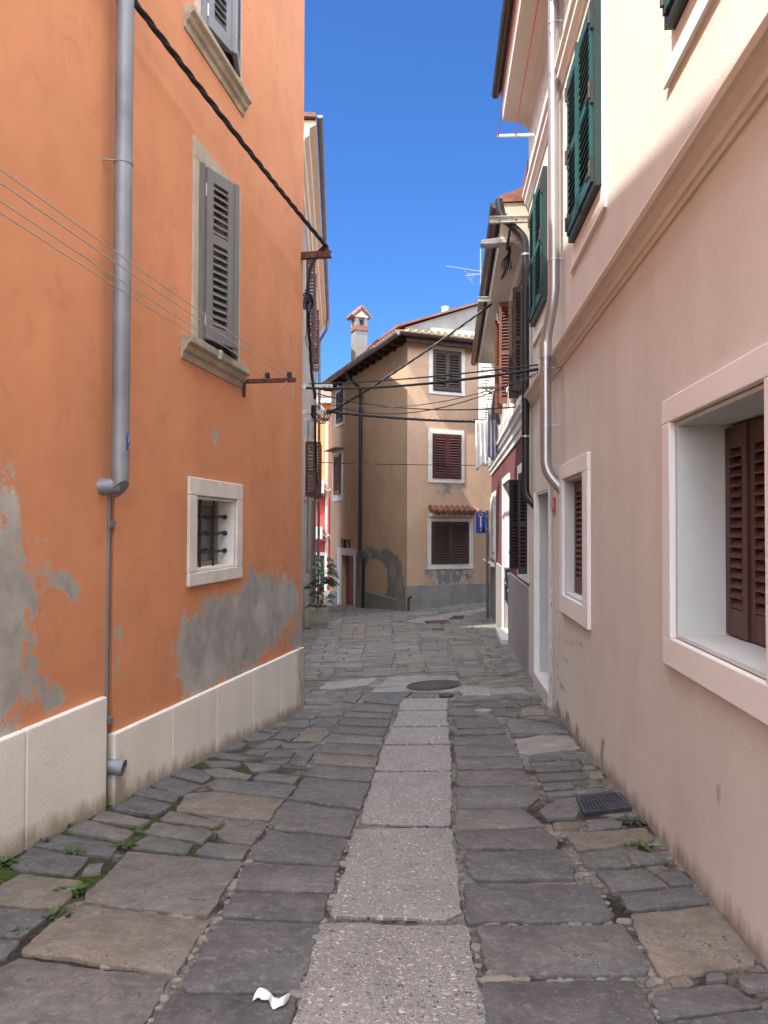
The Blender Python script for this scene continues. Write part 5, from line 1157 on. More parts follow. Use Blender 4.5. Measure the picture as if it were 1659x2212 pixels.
# unseen house added by the alley to shade part of the plum wall
bl = Fr((-10.5, 9.6), (1, 0)); house = root('blocker_house', 'plain unseen house added behind the orange house to block sunlight', 'house', bl.pt(4, -1, -2))
mb = MB(); mb.box(bl, 0, 7.4, -2.4, 0, -3.4, 7.2); mb.at['mask'] = [0.0]*8; part(mb, 'wall', 'cream', house)
mb = MB(); mb.box(bl, -.1, 7.5, -2.4, .1, 7.202, 7.4); part(mb, 'roof', 'terracotta', house)

# ================================================================== cables, brackets, lamps
def sagline(p0, p1, sag, n=24):
    p0, p1 = Vector(p0), Vector(p1); return [p0.lerp(p1, k/n)+Vector((0,0,-sag*4*(k/n)*(1-k/n))) for k in range(n+1)]
def twisted(mb, path, r, strands=3, turns=2.0, n=8):
    path = [Vector(p) for p in path]
    L = [0]
    for a, b in zip(path[:-1], path[1:]): L.append(L[-1]+(b-a).length)
    for j in range(strands):
        out = []
        for i, p in enumerate(path):
            t = (path[min(i+1, len(path)-1)]-path[max(i-1, 0)]).normalized(); x = t.cross(Vector((0,0,1)) if abs(t.z) < .95 else Vector((1,0,0))).normalized(); y = x.cross(t)
            a = L[i]*turns*2*math.pi+j*2*math.pi/strands+.5*math.sin(L[i]*3); out.append(p+(x*math.cos(a)+y*math.sin(a))*r)
        mb.tube(out, r*.95, n)
def dense(path, step=.03):
    out = []
    for a, b in zip(path[:-1], path[1:]):
        a, b = Vector(a), Vector(b); n = max(1, int((b-a).length/step)); out += [a.lerp(b, k/n) for k in range(n)]
    return out+[Vector(path[-1])]
def smooth_path(pts, it=3):
    pts = [Vector(p) for p in pts]
    for _ in range(it):
        o = [pts[0]]
        for a, b in zip(pts[:-1], pts[1:]): o += [a.lerp(b, .25), a.lerp(b, .75)]
        pts = o+[pts[-1]]
    return pts
GC = 'cables strung across the lane'
def cable(path, r, label, mat='cable', tw=0, group=GC):
    mb = MB()
    if tw: twisted(mb, dense(path, .04), r, 3, tw)
    else: mb.tube(path, r, 8)
    return solo(mb, 'cable', mat, label, 'cable', group, smooth=True)
# bracket on the corner of the orange house with the heavy twisted cable
F = FL; sb = sC-.07; zbk = F.hit(641, 533)[1]
br = root('cable_bracket', 'rusty iron bracket on the corner of the orange house', 'bracket', F.pt(sb, 0, zbk), 'cable brackets on the walls')
mb = MB(); mb.box(F, sb-.03, sb+.03, -.02, .36, zbk-.008, zbk+.002); mb.box(F, sb-.03, sb-.022, -.02, .36, zbk-.065, zbk-.0085); mb.box(F, sb-.03, sb+.03, -.02, .36, zbk-.075, zbk-.0655); part(mb, 'arm', 'rust', br)
mb = MB(); mb.tube([F.pt(sb, .30, zbk-.02), F.pt(sb, .30, zbk+.05)], .03, 10); part(mb, 'insulator', 'cable', br, smooth=True)
tip = F.pt(sb, .30, zbk+.06)
pA = P(292, -6, 4.6); dirA = (pA-tip); pB = tip+dirA*1.9+Vector((0, 0, .12))
cable(sagline(pB, tip, .10, 40), .0125, 'thick twisted black cable sloping up along the orange wall', tw=1.6)
cable(smooth_path([tip, P(688, 545, F.pt(sb,0,0).y+.1), P(668, 582, 10.8), P(664, 640, 13.2), P(668, 720, 13.8), P(672, 800, 14.1), P(681, 862, 14.2)]), .016, 'twisted black cable dropping from the corner bracket past the stone house', tw=1.5)
mb = MB(); pc = P(664, 640, 13.2)
for k in range(5): mb.tube([pc+Vector((.07*math.cos(a)+.02*k-.04, .05*math.sin(a*2+k), .14*math.sin(a)-.09)) for a in np.linspace(0, 2*math.pi, 15)], .010, 6)
mb.tube([pc+Vector((0,0,.12)), pc+Vector((.02,0,-.28))], .045, 8); solo(mb, 'cable_joint', 'cable', 'black bundled cable joint hanging at the corner of the stone house', 'cable joint', smooth=True)
# galvanised crossarms on the stone house
def crossarm(F, s, z, d1, h, mat, lab, holes=()):
    r_ = root('cable_bracket', lab, 'bracket', F.pt(s, 0, z), 'cable brackets on the walls'); mb = MB()
    mb.box(F, s-.03, s-.024, -.03, d1, z-h/2, z+h/2); mb.box(F, s-.0238, s+.03, -.03, d1, z+h/2-.008, z+h/2); mb.box(F, s-.0238, s+.03, -.03, d1, z-h/2, z-h/2+.008); part(mb, 'arm', mat, r_)
    mb = MB()
    for d in holes: mb.tube([F.pt(s-.045, d, z), F.pt(s-.02, d, z)], .014, 8)
    if holes: part(mb, 'bolt', 'iron', r_)
    return r_
# crossarm: s is measured so that its broad side faces the street
FSi = FS
def arm_s(F, Y, far): return (Y-F.o.y)/F.a.y
sA = arm_s(FS, 14.2, 0); zA = P(690, 835, 14.2).z; zB = P(690, 890, 14.2).z; zB2 = P(690, 902, 14.2).z
crossarm(FS, sA, zA, .66, .10, 'galv', 'pale weathered crossarm on the stone house, upper of the pair', (.5, .6))
crossarm(FS, sA, zB, .64, .08, 'galv', 'grey crossarm pair with cable loops on the stone house', (.5,)); 
mb = MB(); mb.box(FS, sA-.03, sA+.03, -.03, .62, zB2-.06, zB2-.02); o = part(mb, 'lower_arm', 'galv', bpy.data.objects['cable_bracket.002'])
mb = MB(); rr = random.Random(4)
c0 = FS.pt(sA-.05, .42, zB2-.12)
for k in range(6):
    a0 = FS.pt(sA-.05, rr.uniform(.22, .4), zB-.03); a1 = FS.pt(sA-.05, rr.uniform(.55, .68), zB+.06); mid = (a0+a1)/2+Vector((rr.uniform(-.03, .03), -.03, -rr.uniform(.14, .28)))
    mb.tube(smooth_path([a0, mid+Vector((-.08,0,.03)), mid+Vector((.08,0,.0)), a1]), .008, 6)
mb.tube([FS.pt(sA-.05, .30, zB-.10), FS.pt(sA-.05, .30, zB+.12)], .05, 8); solo(mb, 'cable_loops', 'cable', 'tangle of black cable loops under the grey crossarm pair', 'cable tangle', smooth=True)
cable(smooth_path([FS.pt(sA-.03, .33, zB-.1), FS.pt(sA+.2, .33, zB-.9), FS.pt(sA+2.2, .32, .95)]), .012, 'short twisted cable hanging down beside the brown shutters of the stone house', tw=1.8)
# cables crossing
rA = lambda u, v, Y: P(u, v, Y)
e1 = FR.pt((10-9.0)/math.cos(math.atan(.0753)), .06, 0); 
cable(sagline(rA(1168, 787, 9.0), rA(668, 829, 14.1), .05), .011, 'uppermost straight black cable crossing from the steel pipe to the pale crossarm')
cable(sagline(rA(1168, 796, 9.0), rA(662, 838, 14.1), .09), .019, 'thickest straight black cable crossing below the uppermost one')
cable(sagline(rA(1168, 799, 9.0), rA(690, 842, 14.1), .05), .010, 'thin black cable running just under the thickest crossing cable')
cable(sagline(rA(1129, 878, 11.0), rA(676, 848, 14.2), .16), .010, 'black cable sagging from the plum house corner to the upper crossarm')
cable(sagline(rA(1056, 911, 18.6), rA(712, 889, 14.2), .05), .016, 'twisted black cable running level below the crossing cables', tw=1.4)
cable(sagline(rA(1166, 803, 9.0), rA(700, 868, 14.2), .36), .007, 'slack thin black cable with the deepest sag', 'cable')
cable(sagline(rA(1166, 808, 9.0), rA(690, 862, 14.2), .27), .006, 'slack grey cable sagging above the deepest one', 'cable_grey')
cable(sagline(rA(1062, 656, 13.4), rA(712, 892, 14.2), .06), .013, 'diagonal twisted black cable falling from the rusty right bracket', tw=1.6)
cable(sagline(rA(661, 998, 15.0), rA(1057, 1005, 19.3), .02), .009, 'lone thin black cable level with the middle windows')
# clothesline bracket under the grey shutter
F = FL; sk = F.hit(526, 830)[0]; zk = F.hit(526, 827)[1]
cb = root('clothesline_bracket', 'rusty clothesline bracket with two pulleys below the grey shutter', 'clothesline bracket', F.pt(sk, 0, zk))
mb = MB(); mb.box(F, sk-.018, sk+.018, .0, .50, zk-.006, zk+.03); mb.box(F, sk-.03, sk+.03, .0, .012, zk-.13, zk+.06); mb.box(F, sk-.2, sk-.03, .0, .01, zk+.0, zk+.05); part(mb, 'arm', 'rust', cb)
pul = []
for d in (.23, .44):
    mb = MB(); c = F.pt(sk, d, zk+.055); mb.tube([c-F.n*.012, c+F.n*.012], .034, 14); mb.box(F, sk-.01, sk+.01, d-.022, d-.014, zk+.02, zk+.075); mb.box(F, sk-.01, sk+.01, d+.014, d+.022, zk+.02, zk+.075); part(mb, 'pulley', 'iron', cb, smooth=True); pul.append(c)
lines = []
GL = 'clotheslines along the orange wall'
for (pc, v0, dz, lab) in ((pul[1], 365, .03, 'topmost pale clothesline along the orange wall'), (pul[1], 394, -.03, 'second clothesline from the top along the orange wall'), (pul[0], 434, .03, 'third clothesline from the top along the orange wall'), (pul[0], 459, -.03, 'lowest clothesline along the orange wall')):
    dd = (pc-F.o).dot(F.n); sL, zL = F.hit(-2, v0, dd); end = F.pt(sL, dd, zL); st = pc+Vector((0,0,dz)); far = end+(end-st)*.9+Vector((0,0,.1)); mb = MB(); mb.tube(sagline(far, st, .05, 30), .0032, 6); solo(mb, 'clothesline', 'rope', lab, 'clothesline', GL, smooth=True)
mb = MB(); pk = P(476, 766, 6.2); dd = .23
kk = F.hit(476, 766, .23); pk = F.pt(kk[0], .23, kk[1])
for k in range(5): mb.tube([pk+F.a*(.035*math.cos(a))*(1-.08*k)+Vector((0,0,.035*math.sin(a+k*.5)))+F.n*.006*math.sin(3*a+k) for a in np.linspace(0, 2*math.pi, 15)], .0045, 5)
solo(mb, 'rope_coil', 'rope', 'small pale green coil of line hanging below the grey shutter', 'rope coil', smooth=True)
mb = MB(); mb.tube(smooth_path([pul[1]+Vector((0,0,-.03)), pul[1]+F.a*-.05+Vector((-.06,0,-.12)), pul[1]+Vector((-.17,0,-.18))]), .004, 5); mb.tube(smooth_path([pul[1]+Vector((0.01,0,-.03)), pul[1]+Vector((.03,0,-.1)), pul[1]+Vector((.035,0,-.19))]), .004, 5); solo(mb, 'rope_end', 'rope', 'loose rope ends hanging from the outer pulley', 'rope', smooth=True)
# brackets and street lamp at the joint of the cream and plum houses
sx = FR.S(1156); zx = FR.hit(1154, 457)[1]
crossarm(FR, .35, zx, .56, .085, 'galv', 'white channel bracket sticking out beside the green shutters', (.2, .42))
F = FP; sx2 = yS(13.3); zx2 = P(1070, 645, 13.3).z
crossarm(F, sx2, zx2, .58, .085, 'galv', 'white and rust bracket under the plum house gutter', (.2,))
sl_ = yS(10.35); zl2 = P(1085, 517, 10.3).z
lamp = root('street_lamp', 'pale grey street lamp head reaching out from the plum house wall', 'street lamp', F.pt(sl_, 0, zl2))
mb = MB(); mb.tube(bendpath([F.pt(sl_, -.02, zl2-.03), F.pt(sl_, .16, zl2-.03), F.pt(sl_, .30, zl2+.005)], .1), .03, 12); part(mb, 'arm', 'lamp', lamp, smooth=True)
mb = MB(); q = F.pt
prof = [(.18,-.035,.02),(.24,-.04,.05),(.36,-.045,.055),(.5,-.055,.035),(.62,-.055,.02),(.66,-.045,.0)]
rings = []
for d, b, t_ in prof:
    wd = .075 if d > .2 else .05
    rings.append([q(sl_-wd, d, zl2+b), q(sl_+wd, d, zl2+b), q(sl_+wd, d, zl2+t_*.4), q(sl_+wd*.5, d, zl2+t_), q(sl_-wd*.5, d, zl2+t_), q(sl_-wd, d, zl2+t_*.4)])
k0 = len(mb.v)
for g in rings: mb.v += [tuple(p) for p in g]
for i in range(len(rings)-1):
    for k in range(6): mb.f.append((k0+i*6+k, k0+i*6+(k+1) % 6, k0+(i+1)*6+(k+1) % 6, k0+(i+1)*6+k))
mb.f.append(tuple(k0+k for k in range(6))); mb.f.append(tuple(k0+(len(rings)-1)*6+k for k in range(6))); part(mb, 'head', 'lamp', lamp, bevel=.006)
mb = MB(); mb.box(F, sl_-.055, sl_+.055, .40, .62, zl2-.072, zl2-.057); part(mb, 'lens', 'lamp_lens', lamp, bevel=.004)
cable(smooth_path([FR.pt(.35-.02, .27, zx-.05), F.pt(sl_-.05, .30, zx-.2), F.pt(sl_-.05, .25, zl2+.1), F.pt(sl_-.3, .22, zl2-.2), F.pt(sx2-1.2, .30, zx2+.35), F.pt(sx2-.02, .30, zx2+.05)]), .010, 'twisted black cable under the plum house soffit between the two white brackets', tw=2.2)
mb = MB()
for k in range(5): mb.tube(smooth_path([F.pt(sl_-.06+.01*k, .26, zx-.10-.02*k), F.pt(sl_-.08, .30+.03*k-.06, zx-.28), F.pt(sl_-.05, .22+.03*k, zx-.40)]), .009, 5)
solo(mb, 'cable_splice', 'cable', 'frayed black cable splice above the street lamp', 'cable splice', smooth=True)
mb = MB(); mb.tube(smooth_path([F.pt(sl_-.02, .27, zl2+.03), F.pt(sl_, .2, zl2+.12), F.pt(sl_+.1, .06, zl2+.28), F.pt(sl_+.15, .02, zl2+.33)]), .007, 6)
solo(mb, 'lamp_wire', 'sign_blue', 'thin blue wire from the lamp to the plum wall', 'wire', smooth=True)
mb = MB(); mb.tube(smooth_path([F.pt(sx2-.05, .24, zx2-.05), F.pt(sx2-.05, .25, zx2-.4), F.pt(sx2+.05, .12, zx2-.55), F.pt(sx2+.1, .01, zx2-.55)]), .006, 6); solo(mb, 'bracket_wire', 'rope', 'pale green wire hanging from the rusty right bracket', 'wire', smooth=True)
# clothes airer arm with red line at the top of the cream house
sx3 = FR.hit(1157, 290)[0]; zx3 = FR.hit(1157, 291)[1]
aw = root('clothesline_bracket', 'pale metal arm carrying red lines under the cream house eave', 'clothesline bracket', FR.pt(sx3, 0, zx3)); F = FR
mb = MB(); mb.box(F, sx3-.015, sx3+.015, -.01, .48, zx3-.016, zx3+.016); mb.box(F, sx3-.02, sx3+.02, .0, .01, zx3-.09, zx3+.06); part(mb, 'arm', 'lamp', aw)
for (d, lab, dz) in ((.47, 'outer red clothesline under the cream house eave', .05), (.25, 'inner red clothesline under the cream house eave', .05)):
    st = F.pt(sx3, d, zx3); mb = MB(); 
    for j in (-.012, .012): mb.tube([st, F.pt(sx3+.5, d, zx3+.10+j), F.pt(sx3+5.2, d+.02, zx3+.16+j)], .0035, 6)
    mb.tube([F.pt(sx3+.02, d, zx3+.0), F.pt(sx3+.06, d, zx3+.03)], .009, 8); solo(mb, 'clothesline', 'red_rope', lab, 'clothesline', 'red clotheslines', smooth=True)
# television aerial behind the plum house roof
pa = P(1038, 720, 21.0); ae = root('television_aerial', 'television aerial on a thin mast above the plum house gutter', 'aerial', pa)
zt_ = lambda v: (1140-v)/1600*21.0
mb = MB(); mb.tube([Vector((pa.x, pa.y, zt_(760))), Vector((pa.x, pa.y, zt_(533)))], .014, 8); part(mb, 'mast', 'zinc', ae, smooth=True)
mb = MB(); b0, b1 = P(963, 575, 21.2), P(1042, 587, 20.9); mb.tube([b0, b1], .009, 6); 
for k in range(12):
    p = b0.lerp(b1, k/11); mb.tube([p+Vector((-.03, -.16, -.02)), p+Vector((.03, .16, .02))], .004, 5)
part(mb, 'yagi', 'zinc', ae)
mb = MB(); c0, c1 = P(1005, 596, 21.1), P(1042, 592, 20.9); mb.tube([c0, c1], .008, 6); mb.tube([P(1003, 585, 21.1), P(1008, 592, 21.1), c1], .008, 6)
for k, (a, b) in enumerate((((1008, 590), (1016, 606)), ((1006, 596), (1023, 610)), ((1012, 588), (1024, 616)), ((1020, 590), (1022, 602)))): mb.tube([P(*a, 21.1), P(*b, 21.1)], .005, 5)
part(mb, 'side_aerial', 'zinc', ae)

# ================================================================== road sign, laundry, plants, small things on the ground
gp = G(1053, 1334); sg = root('road_sign', 'blue no through road sign with scribbled graffiti on a grey pole', 'road sign', gp)
zt1 = (1140-1104)/1600*gp.y; zt0 = (1140-1153)/1600*gp.y
mb = MB(); mb.tube([gp-Vector((0,0,.1)), Vector((gp.x, gp.y, zt1+.02))], .032, 12); part(mb, 'pole', 'pole', sg, smooth=True)
sf = Fr((gp.x-.215, gp.y+.33), (.5, -.84)); sf = Fr(tuple((Vector((gp.x, gp.y))+Vector((-.045, -.02))-Vector((sf.a.x, sf.a.y))*.40)), (sf.a.x, sf.a.y))
mb = MB(); mb.box(sf, 0, .44, 0, .012, zt0, zt1); part(mb, 'panel', 'sign_blue', sg, bevel=.004)
mb = MB(); hh = zt1-zt0
mb.box(sf, .195, .245, .0125, .0145, zt0+hh*.10, zt0+hh*.76); mb.box(sf, .13, .31, .0125, .0145, zt0+hh*.765, zt0+hh*.90)
for a, b, c_, d_ in ((.012,.428,hh*.97,hh*.985),(.012,.428,hh*.015,hh*.03),(.012,.022,hh*.03,hh*.97),(.418,.428,hh*.03,hh*.97)): mb.box(sf, a, b, .0125, .0138, zt0+c_, zt0+d_)
part(mb, 'white_stem', 'label', sg)
mb = MB(); mb.box(sf, .145, .295, .0147, .016, zt0+hh*.785, zt0+hh*.885); part(mb, 'red_bar', 'sign_red', sg)
mb = MB(); scr = [(.10,.10),(.13,.04),(.18,.05),(.20,.25),(.22,.32),(.24,.06),(.28,.05),(.30,.22),(.33,.30),(.36,.20),(.34,.08),(.31,.06),(.33,.24),(.38,.05),(.41,.12)]
mb.tube(smooth_path([sf.pt(x, .018, zt0+hh*z) for x, z in scr], 2), .008, 6); part(mb, 'graffiti', 'cable', sg)
mb = MB(); mb.box(sf, .37, .43, -.03, -.001, zt0+.1, zt0+.14); mb.box(sf, .37, .43, -.03, -.001, zt1-.14, zt1-.10); part(mb, 'clamp', 'galv', sg)
# laundry
F = FP
def cloth(mb, A, B, h0, h1, folds, amp, point=0.0, n=26, m=16, seed=1):
    A, B = Vector(A), Vector(B); t = (B-A); nrm = Vector((t.y, -t.x, 0)).normalized(); r_ = random.Random(seed); ph = [r_.uniform(0, 6) for _ in range(4)]; k0 = len(mb.v)
    for j in range(m+1):
        f = j/m; wdt = (1-point)+point*f
        for i in range(n+1):
            x = i/n; xx = .5+(x-.5)*wdt; p = A.lerp(B, xx); L = h0+(h1-h0)*x+.05*math.sin(x*9+ph[0])+.02*math.sin(x*31+ph[3])
            off_ = amp*(.35+.65*f)*(math.sin(x*folds*6.28+ph[1])+.5*math.sin(x*folds*2.3*6.28+f*2+ph[2]))
            mb.v.append(tuple(p+nrm*off_+Vector((0,0,-L*f))))
    for j in range(m):
        for i in range(n):
            a = k0+j*(n+1)+i; mb.f.append((a, a+1, a+n+2, a+n+1))
s1, s2 = yS(17.2), yS(16.7)
mb = MB(); cloth(mb, F.pt(yS(16.9), .10, 2.42), F.pt(yS(16.6), .52, 2.42), .95, 1.10, 4, .022, seed=2); solo(mb, 'hanging_cloth', 'cloth_white', 'white ruffled cloth drying below the white shutter', 'laundry', 'laundry on the plum house', smooth=True, recalc=False, solid=.006)
mb = MB(); cloth(mb, F.pt(yS(15.2), .08, 2.45), F.pt(yS(15.0), .36, 2.40), .95, 1.05, 3, .03, .25, seed=5); solo(mb, 'hanging_cloth', 'cloth_grey', 'lilac grey garment hanging beside the white cloth', 'laundry', 'laundry on the plum house', smooth=True, recalc=False, solid=.006)
mb = MB(); cloth(mb, F.pt(yS(14.6), .10, 2.70), F.pt(yS(14.4), .34, 2.72), .62, .55, 2, .03, .8, seed=8); solo(mb, 'hanging_cloth', 'cloth_dark', 'slate grey pointed garment hanging highest on the line', 'laundry', 'laundry on the plum house', smooth=True, recalc=False, solid=.006)
mb = MB(); mb.tube([F.pt(yS(16.75), 0, 2.46), F.pt(yS(16.75), .56, 2.46)], .012, 6); mb.tube([F.pt(yS(14.5), 0, 2.76), F.pt(yS(14.5), .55, 2.76)], .018, 6); mb.tube([F.pt(yS(14.5), .40, 2.73), F.pt(yS(14.5), .0, 2.45)], .014, 6); mb.tube([F.pt(yS(16.75), .3, 2.45), F.pt(yS(14.5), .3, 2.75)], .005, 5)
solo(mb, 'laundry_rack', 'rust', 'rusty iron laundry arms carrying the washing on the plum house', 'laundry rack')
# dry plant on the tan house
pd = P(1048, 975, 20.9); mb = MB(); r_ = random.Random(3)
for k in range(60):
    a = r_.uniform(0, 6.28); L = r_.uniform(.12, .36); d = Vector((-abs(math.cos(a))*.8, -.3*r_.random(), math.sin(a)*.9-.15)).normalized(); p1 = pd+d*L*.6+Vector((0,0,.03)); p2 = p1+Vector((d.x*.4, d.y*.3, -.6)).normalized()*L*.4
    mb.tube([pd, p1, p2], .006, 4)
    for q_ in range(2): mb.tube([p2, p2+Vector((r_.uniform(-.05, .05), r_.uniform(-.03, .03), r_.uniform(-.05, .03)))], .012, 4)
solo(mb, 'dry_plant', 'dry', 'dried straw coloured plant hanging at the tan wall behind the laundry', 'plant')
# leaves
def leaf_blade(mb, p, d, L, w_, lobes=False, droop=.3, up=Vector((0,0,1))):
    d = d.normalized(); s = d.cross(up); s = s.normalized() if s.length > .01 else Vector((1,0,0)); n = s.cross(d)
    k = [(0, .06), (.25, .7), (.5, 1.0), (.75, .62), (1, .04)] if not lobes else [(0, .1), (.18, .85), (.32, .45), (.5, 1.0), (.64, .4), (.82, .55), (1, .03)]
    b = len(mb.v); m_ = len(k)
    for t, ww in k:
        c = p+d*L*t-Vector((0,0,1))*droop*L*t*t
        mb.v += [tuple(c-s*w_*ww+n*w_*.25*ww), tuple(c), tuple(c+s*w_*ww+n*w_*.25*ww)]
    for i in range(m_-1):
        for j in range(2): mb.f.append((b+i*3+j, b+i*3+j+1, b+(i+1)*3+j+1, b+(i+1)*3+j))
# planter with a small fig and grass
gp = G(688, 1358); pf = Fr((gp.x-.22, gp.y), (.995, .09)); zg = gp.z; hb = .47
pl = root('planter', 'square weathered concrete planter at the corner of the stone house', 'planter', gp)
mb = MB(); mb.box(pf, .015, .425, -.42, -.015, zg-.06, zg+.10); part(mb, 'foot', 'concrete', pl, bevel=.008)
mb = MB(); ring(mb, Fr((pf.o.x, pf.o.y), pf.a.xy), .0, .44, 0, 0, 0, 0, 0) if False else None
mb.box(pf, 0, .44, -.44, 0, zg+.102, zg+.14)
for a in ((0,.44,-.05,0),(0,.44,-.44,-.39),(0,.05,-.39,-.05),(.39,.44,-.39,-.05)): mb.box(pf, a[0], a[1], a[2], a[3], zg+.14, zg+hb)
part(mb, 'box', 'concrete', pl, bevel=.008)
mb = MB(); mb.box(pf, .055, .385, -.385, -.055, zg+.15, zg+hb-.05); part(mb, 'soil', 'soil', pl)
c = pf.pt(.22, -.22, zg+hb-.04); r_ = random.Random(11)
mb = MB()
for k in range(260):
    a = r_.uniform(0, 6.28); rad = r_.uniform(0, .17); p = c+Vector((rad*math.cos(a), rad*math.sin(a), 0)); d = Vector((math.cos(a)*r_.uniform(.2, 1.1), math.sin(a)*r_.uniform(.2, 1.1), r_.uniform(.5, 1.1))); leaf_blade(mb, p, d, r_.uniform(.12, .28), .008, droop=r_.uniform(.3, 1.0))
solo(mb, 'grass_tuft', 'grass_leaf', 'yellow green grassy leaves filling the concrete planter', 'plant', recalc=False)
fig = root('fig_sapling', 'small dark leaved fig sapling growing in the concrete planter', 'sapling', c)
mbs, mbl = MB(), MB()
stems = [[c+Vector((.02,0,-.03)), c+Vector((.06,.0,.35)), c+Vector((.02,.0,.75)), c+Vector((.10,0,1.12))], [c+Vector((.04,.02,0)), c+Vector((.10,.0,.4)), c+Vector((.16,.0,.9))], [c+Vector((-.03,0,0)), c+Vector((-.06,0,.3)), c+Vector((-.14,0,.55))]]
for st in stems:
    sp_th = smooth_path(st, 2); mbs.tube(sp_th, [.011-.007*i/len(sp_th) for i in range(len(sp_th))], 6)
mbs.tube([c+Vector((.09,.02,-.03)), c+Vector((.13,.02,1.05))], .006, 5); mbs.tube([c+Vector((-.1,.02,-.03)), c+Vector((-.06,.02,.8))], .005, 5)
for si, st in enumerate(stems):
    sp_th = smooth_path(st, 3)
    for k in range(19 if si < 2 else 7):
        p = sp_th[int(len(sp_th)*r_.uniform(.28, 1))-1]; a = r_.uniform(-.6, 3.9); d = Vector((math.cos(a), math.sin(a)*.8, r_.uniform(-.1, .45))); L0 = r_.uniform(.05, .16); e_ = p+d.normalized()*L0
        mbs.tube([p, e_], .003, 4); leaf_blade(mbl, e_, d+Vector((0,0,-.1)), r_.uniform(.14, .25), r_.uniform(.05, .085), True, r_.uniform(.1, .6), Vector((r_.uniform(-.7, .7), -r_.uniform(.2, 1.2), .6)).normalized())
    if si == 0:
        for dx, z in ((.34, 1.02), (.36, .86), (.40, .62), (.30, .70)):
            p0 = c+Vector((.08, 0, z-.08)); e_ = c+Vector((dx-.08, 0, z)); mbs.tube([p0, e_], .004, 4)
            for q_ in range(3): leaf_blade(mbl, p0.lerp(e_, .5+.25*q_), Vector((1, r_.uniform(-.5, .5), r_.uniform(-.3, .2))), .17, .055, True, .4, Vector((.1, -.9, .5)))
part(mbs, 'stem', 'stem', fig, smooth=True); part(mbl, 'foliage', 'fig_leaf', fig, recalc=False)
# weeds in the joints
def weed(u, v, n, size, lab, mat='weed_leaf', flat=.5, thin=False):
    size *= .78; p = G(u, v); r2 = random.Random(int(u*7+v)); mb = MB()
    for k in range(n):
        a = r2.uniform(0, 6.28); rad = r2.random()*size*.7; b0 = p+Vector((rad*math.cos(a), rad*math.sin(a)*.6, -.004)); d = Vector((math.cos(a+r2.uniform(-.6, .6)), math.sin(a), r2.uniform(.2, 1.3)*(1.3-flat)))
        L = r2.uniform(.35, .9)*size; 
        if thin: leaf_blade(mb, b0, d, L, .004, droop=r2.uniform(.1, .7))
        else: leaf_blade(mb, b0, d, L*.75, L*r2.uniform(.14, .24), droop=r2.uniform(.1, .5))
    solo(mb, 'weed', mat, lab, 'weed', 'weeds in the paving joints', recalc=False)
weed(388, 1645, 26, .13, 'dense dark weed clump against the plinth foot', 'dark_weed', .5); weed(417, 1632, 22, .11, 'tallest leafy green weed beside the dark clump at the plinth')
weed(564, 1566, 22, .12, 'leafy weed near the far end of the stone plinth'); weed(343, 1672, 16, .08, 'low weed sprig just left of the dark clump')
weed(158, 1838, 26, .10, 'spreading weed in front of the near plinth joint'); weed(10, 1862, 30, .12, 'weed at the left edge of the picture by the plinth')
weed(85, 1815, 22, .10, 'purple brown weed hugging the near plinth', 'dark_weed'); weed(140, 1787, 20, .08, 'small purple brown weed along the plinth', 'dark_weed')
weed(268, 1826, 24, .09, 'weed cross at the joint of four small slabs'); weed(300, 1796, 18, .06, 'small weed above the joint cross')
weed(160, 1922, 34, .12, 'long weed row in the joint of the pitted brown slab'); weed(122, 1976, 22, .09, 'leafy weed between the big brown slabs on the left'); weed(45, 2010, 16, .06, 'small weed at the lower left joint')
weed(1385, 1828, 30, .13, 'long bladed weed near the right wall beside the brown slab'); weed(1360, 1772, 40, .13, 'dark mossy weed by the iron drain cover', 'dark_weed', .8)
weed(1380, 1870, 18, .07, 'short grassy weed between grey slabs on the right', thin=True); weed(1258, 1697, 22, .09, 'grassy weed above the iron drain cover', thin=True); weed(1365, 1963, 18, .08, 'grassy weed at the corner of the large brown slab', thin=True); weed(1444, 1864, 12, .05, 'tiny yellow green weed near the right wall')
weed(800, 1318, 14, .10, 'little weed at the foot of the red door')
# covers
def disc_cover(u, v, r, lab, mat='cover', detail=True):
    p = G(u, v); e_ = .15; gx = (ground(p.x+e_, p.y)-ground(p.x-e_, p.y))/(2*e_); gy = (ground(p.x, p.y+e_)-ground(p.x, p.y-e_))/(2*e_)
    T = lambda x, y, z: Vector((p.x+x, p.y+y, p.z+gx*x+gy*y+z+.004)); n = 40
    r_ = root('manhole_cover', lab, 'manhole cover', p, 'iron covers in the paving'); mb = MB()
    prof = [(r, -.03), (r, .004), (r*.95, .006), (r*.94, .0), (r*.88, .0), (r*.87, .006), (r*.80, .006), (r*.79, .0), (r*.72, .0), (r*.71, .006), (r*.64, .006), (r*.63, .001), (0.001, .001)]
    k0 = len(mb.v)
    for rr, z in prof:
        for i in range(n): mb.v.append(tuple(T(rr*math.cos(2*math.pi*i/n), rr*math.sin(2*math.pi*i/n), z)))
    for j in range(len(prof)-1):
        for i in range(n): mb.f.append((k0+j*n+i, k0+j*n+(i+1) % n, k0+(j+1)*n+(i+1) % n, k0+(j+1)*n+i))
    part(mb, 'plate', mat, r_)
    if detail:
        mb = MB(); st = r*.10
        for i in range(-6, 7):
            for j in range(-6, 7):
                x, y = i*st, j*st
                if math.hypot(x, y) < r*.58: h_ = st*.33; mb.hexa([T(x-h_, y-h_, .0), T(x+h_, y-h_, .0), T(x+h_, y+h_, .0), T(x-h_, y+h_, .0), T(x-h_*.8, y-h_*.8, .007), T(x+h_*.8, y-h_*.8, .007), T(x+h_*.8, y+h_*.8, .007), T(x-h_*.8, y+h_*.8, .007)])
        part(mb, 'studs', mat, r_)
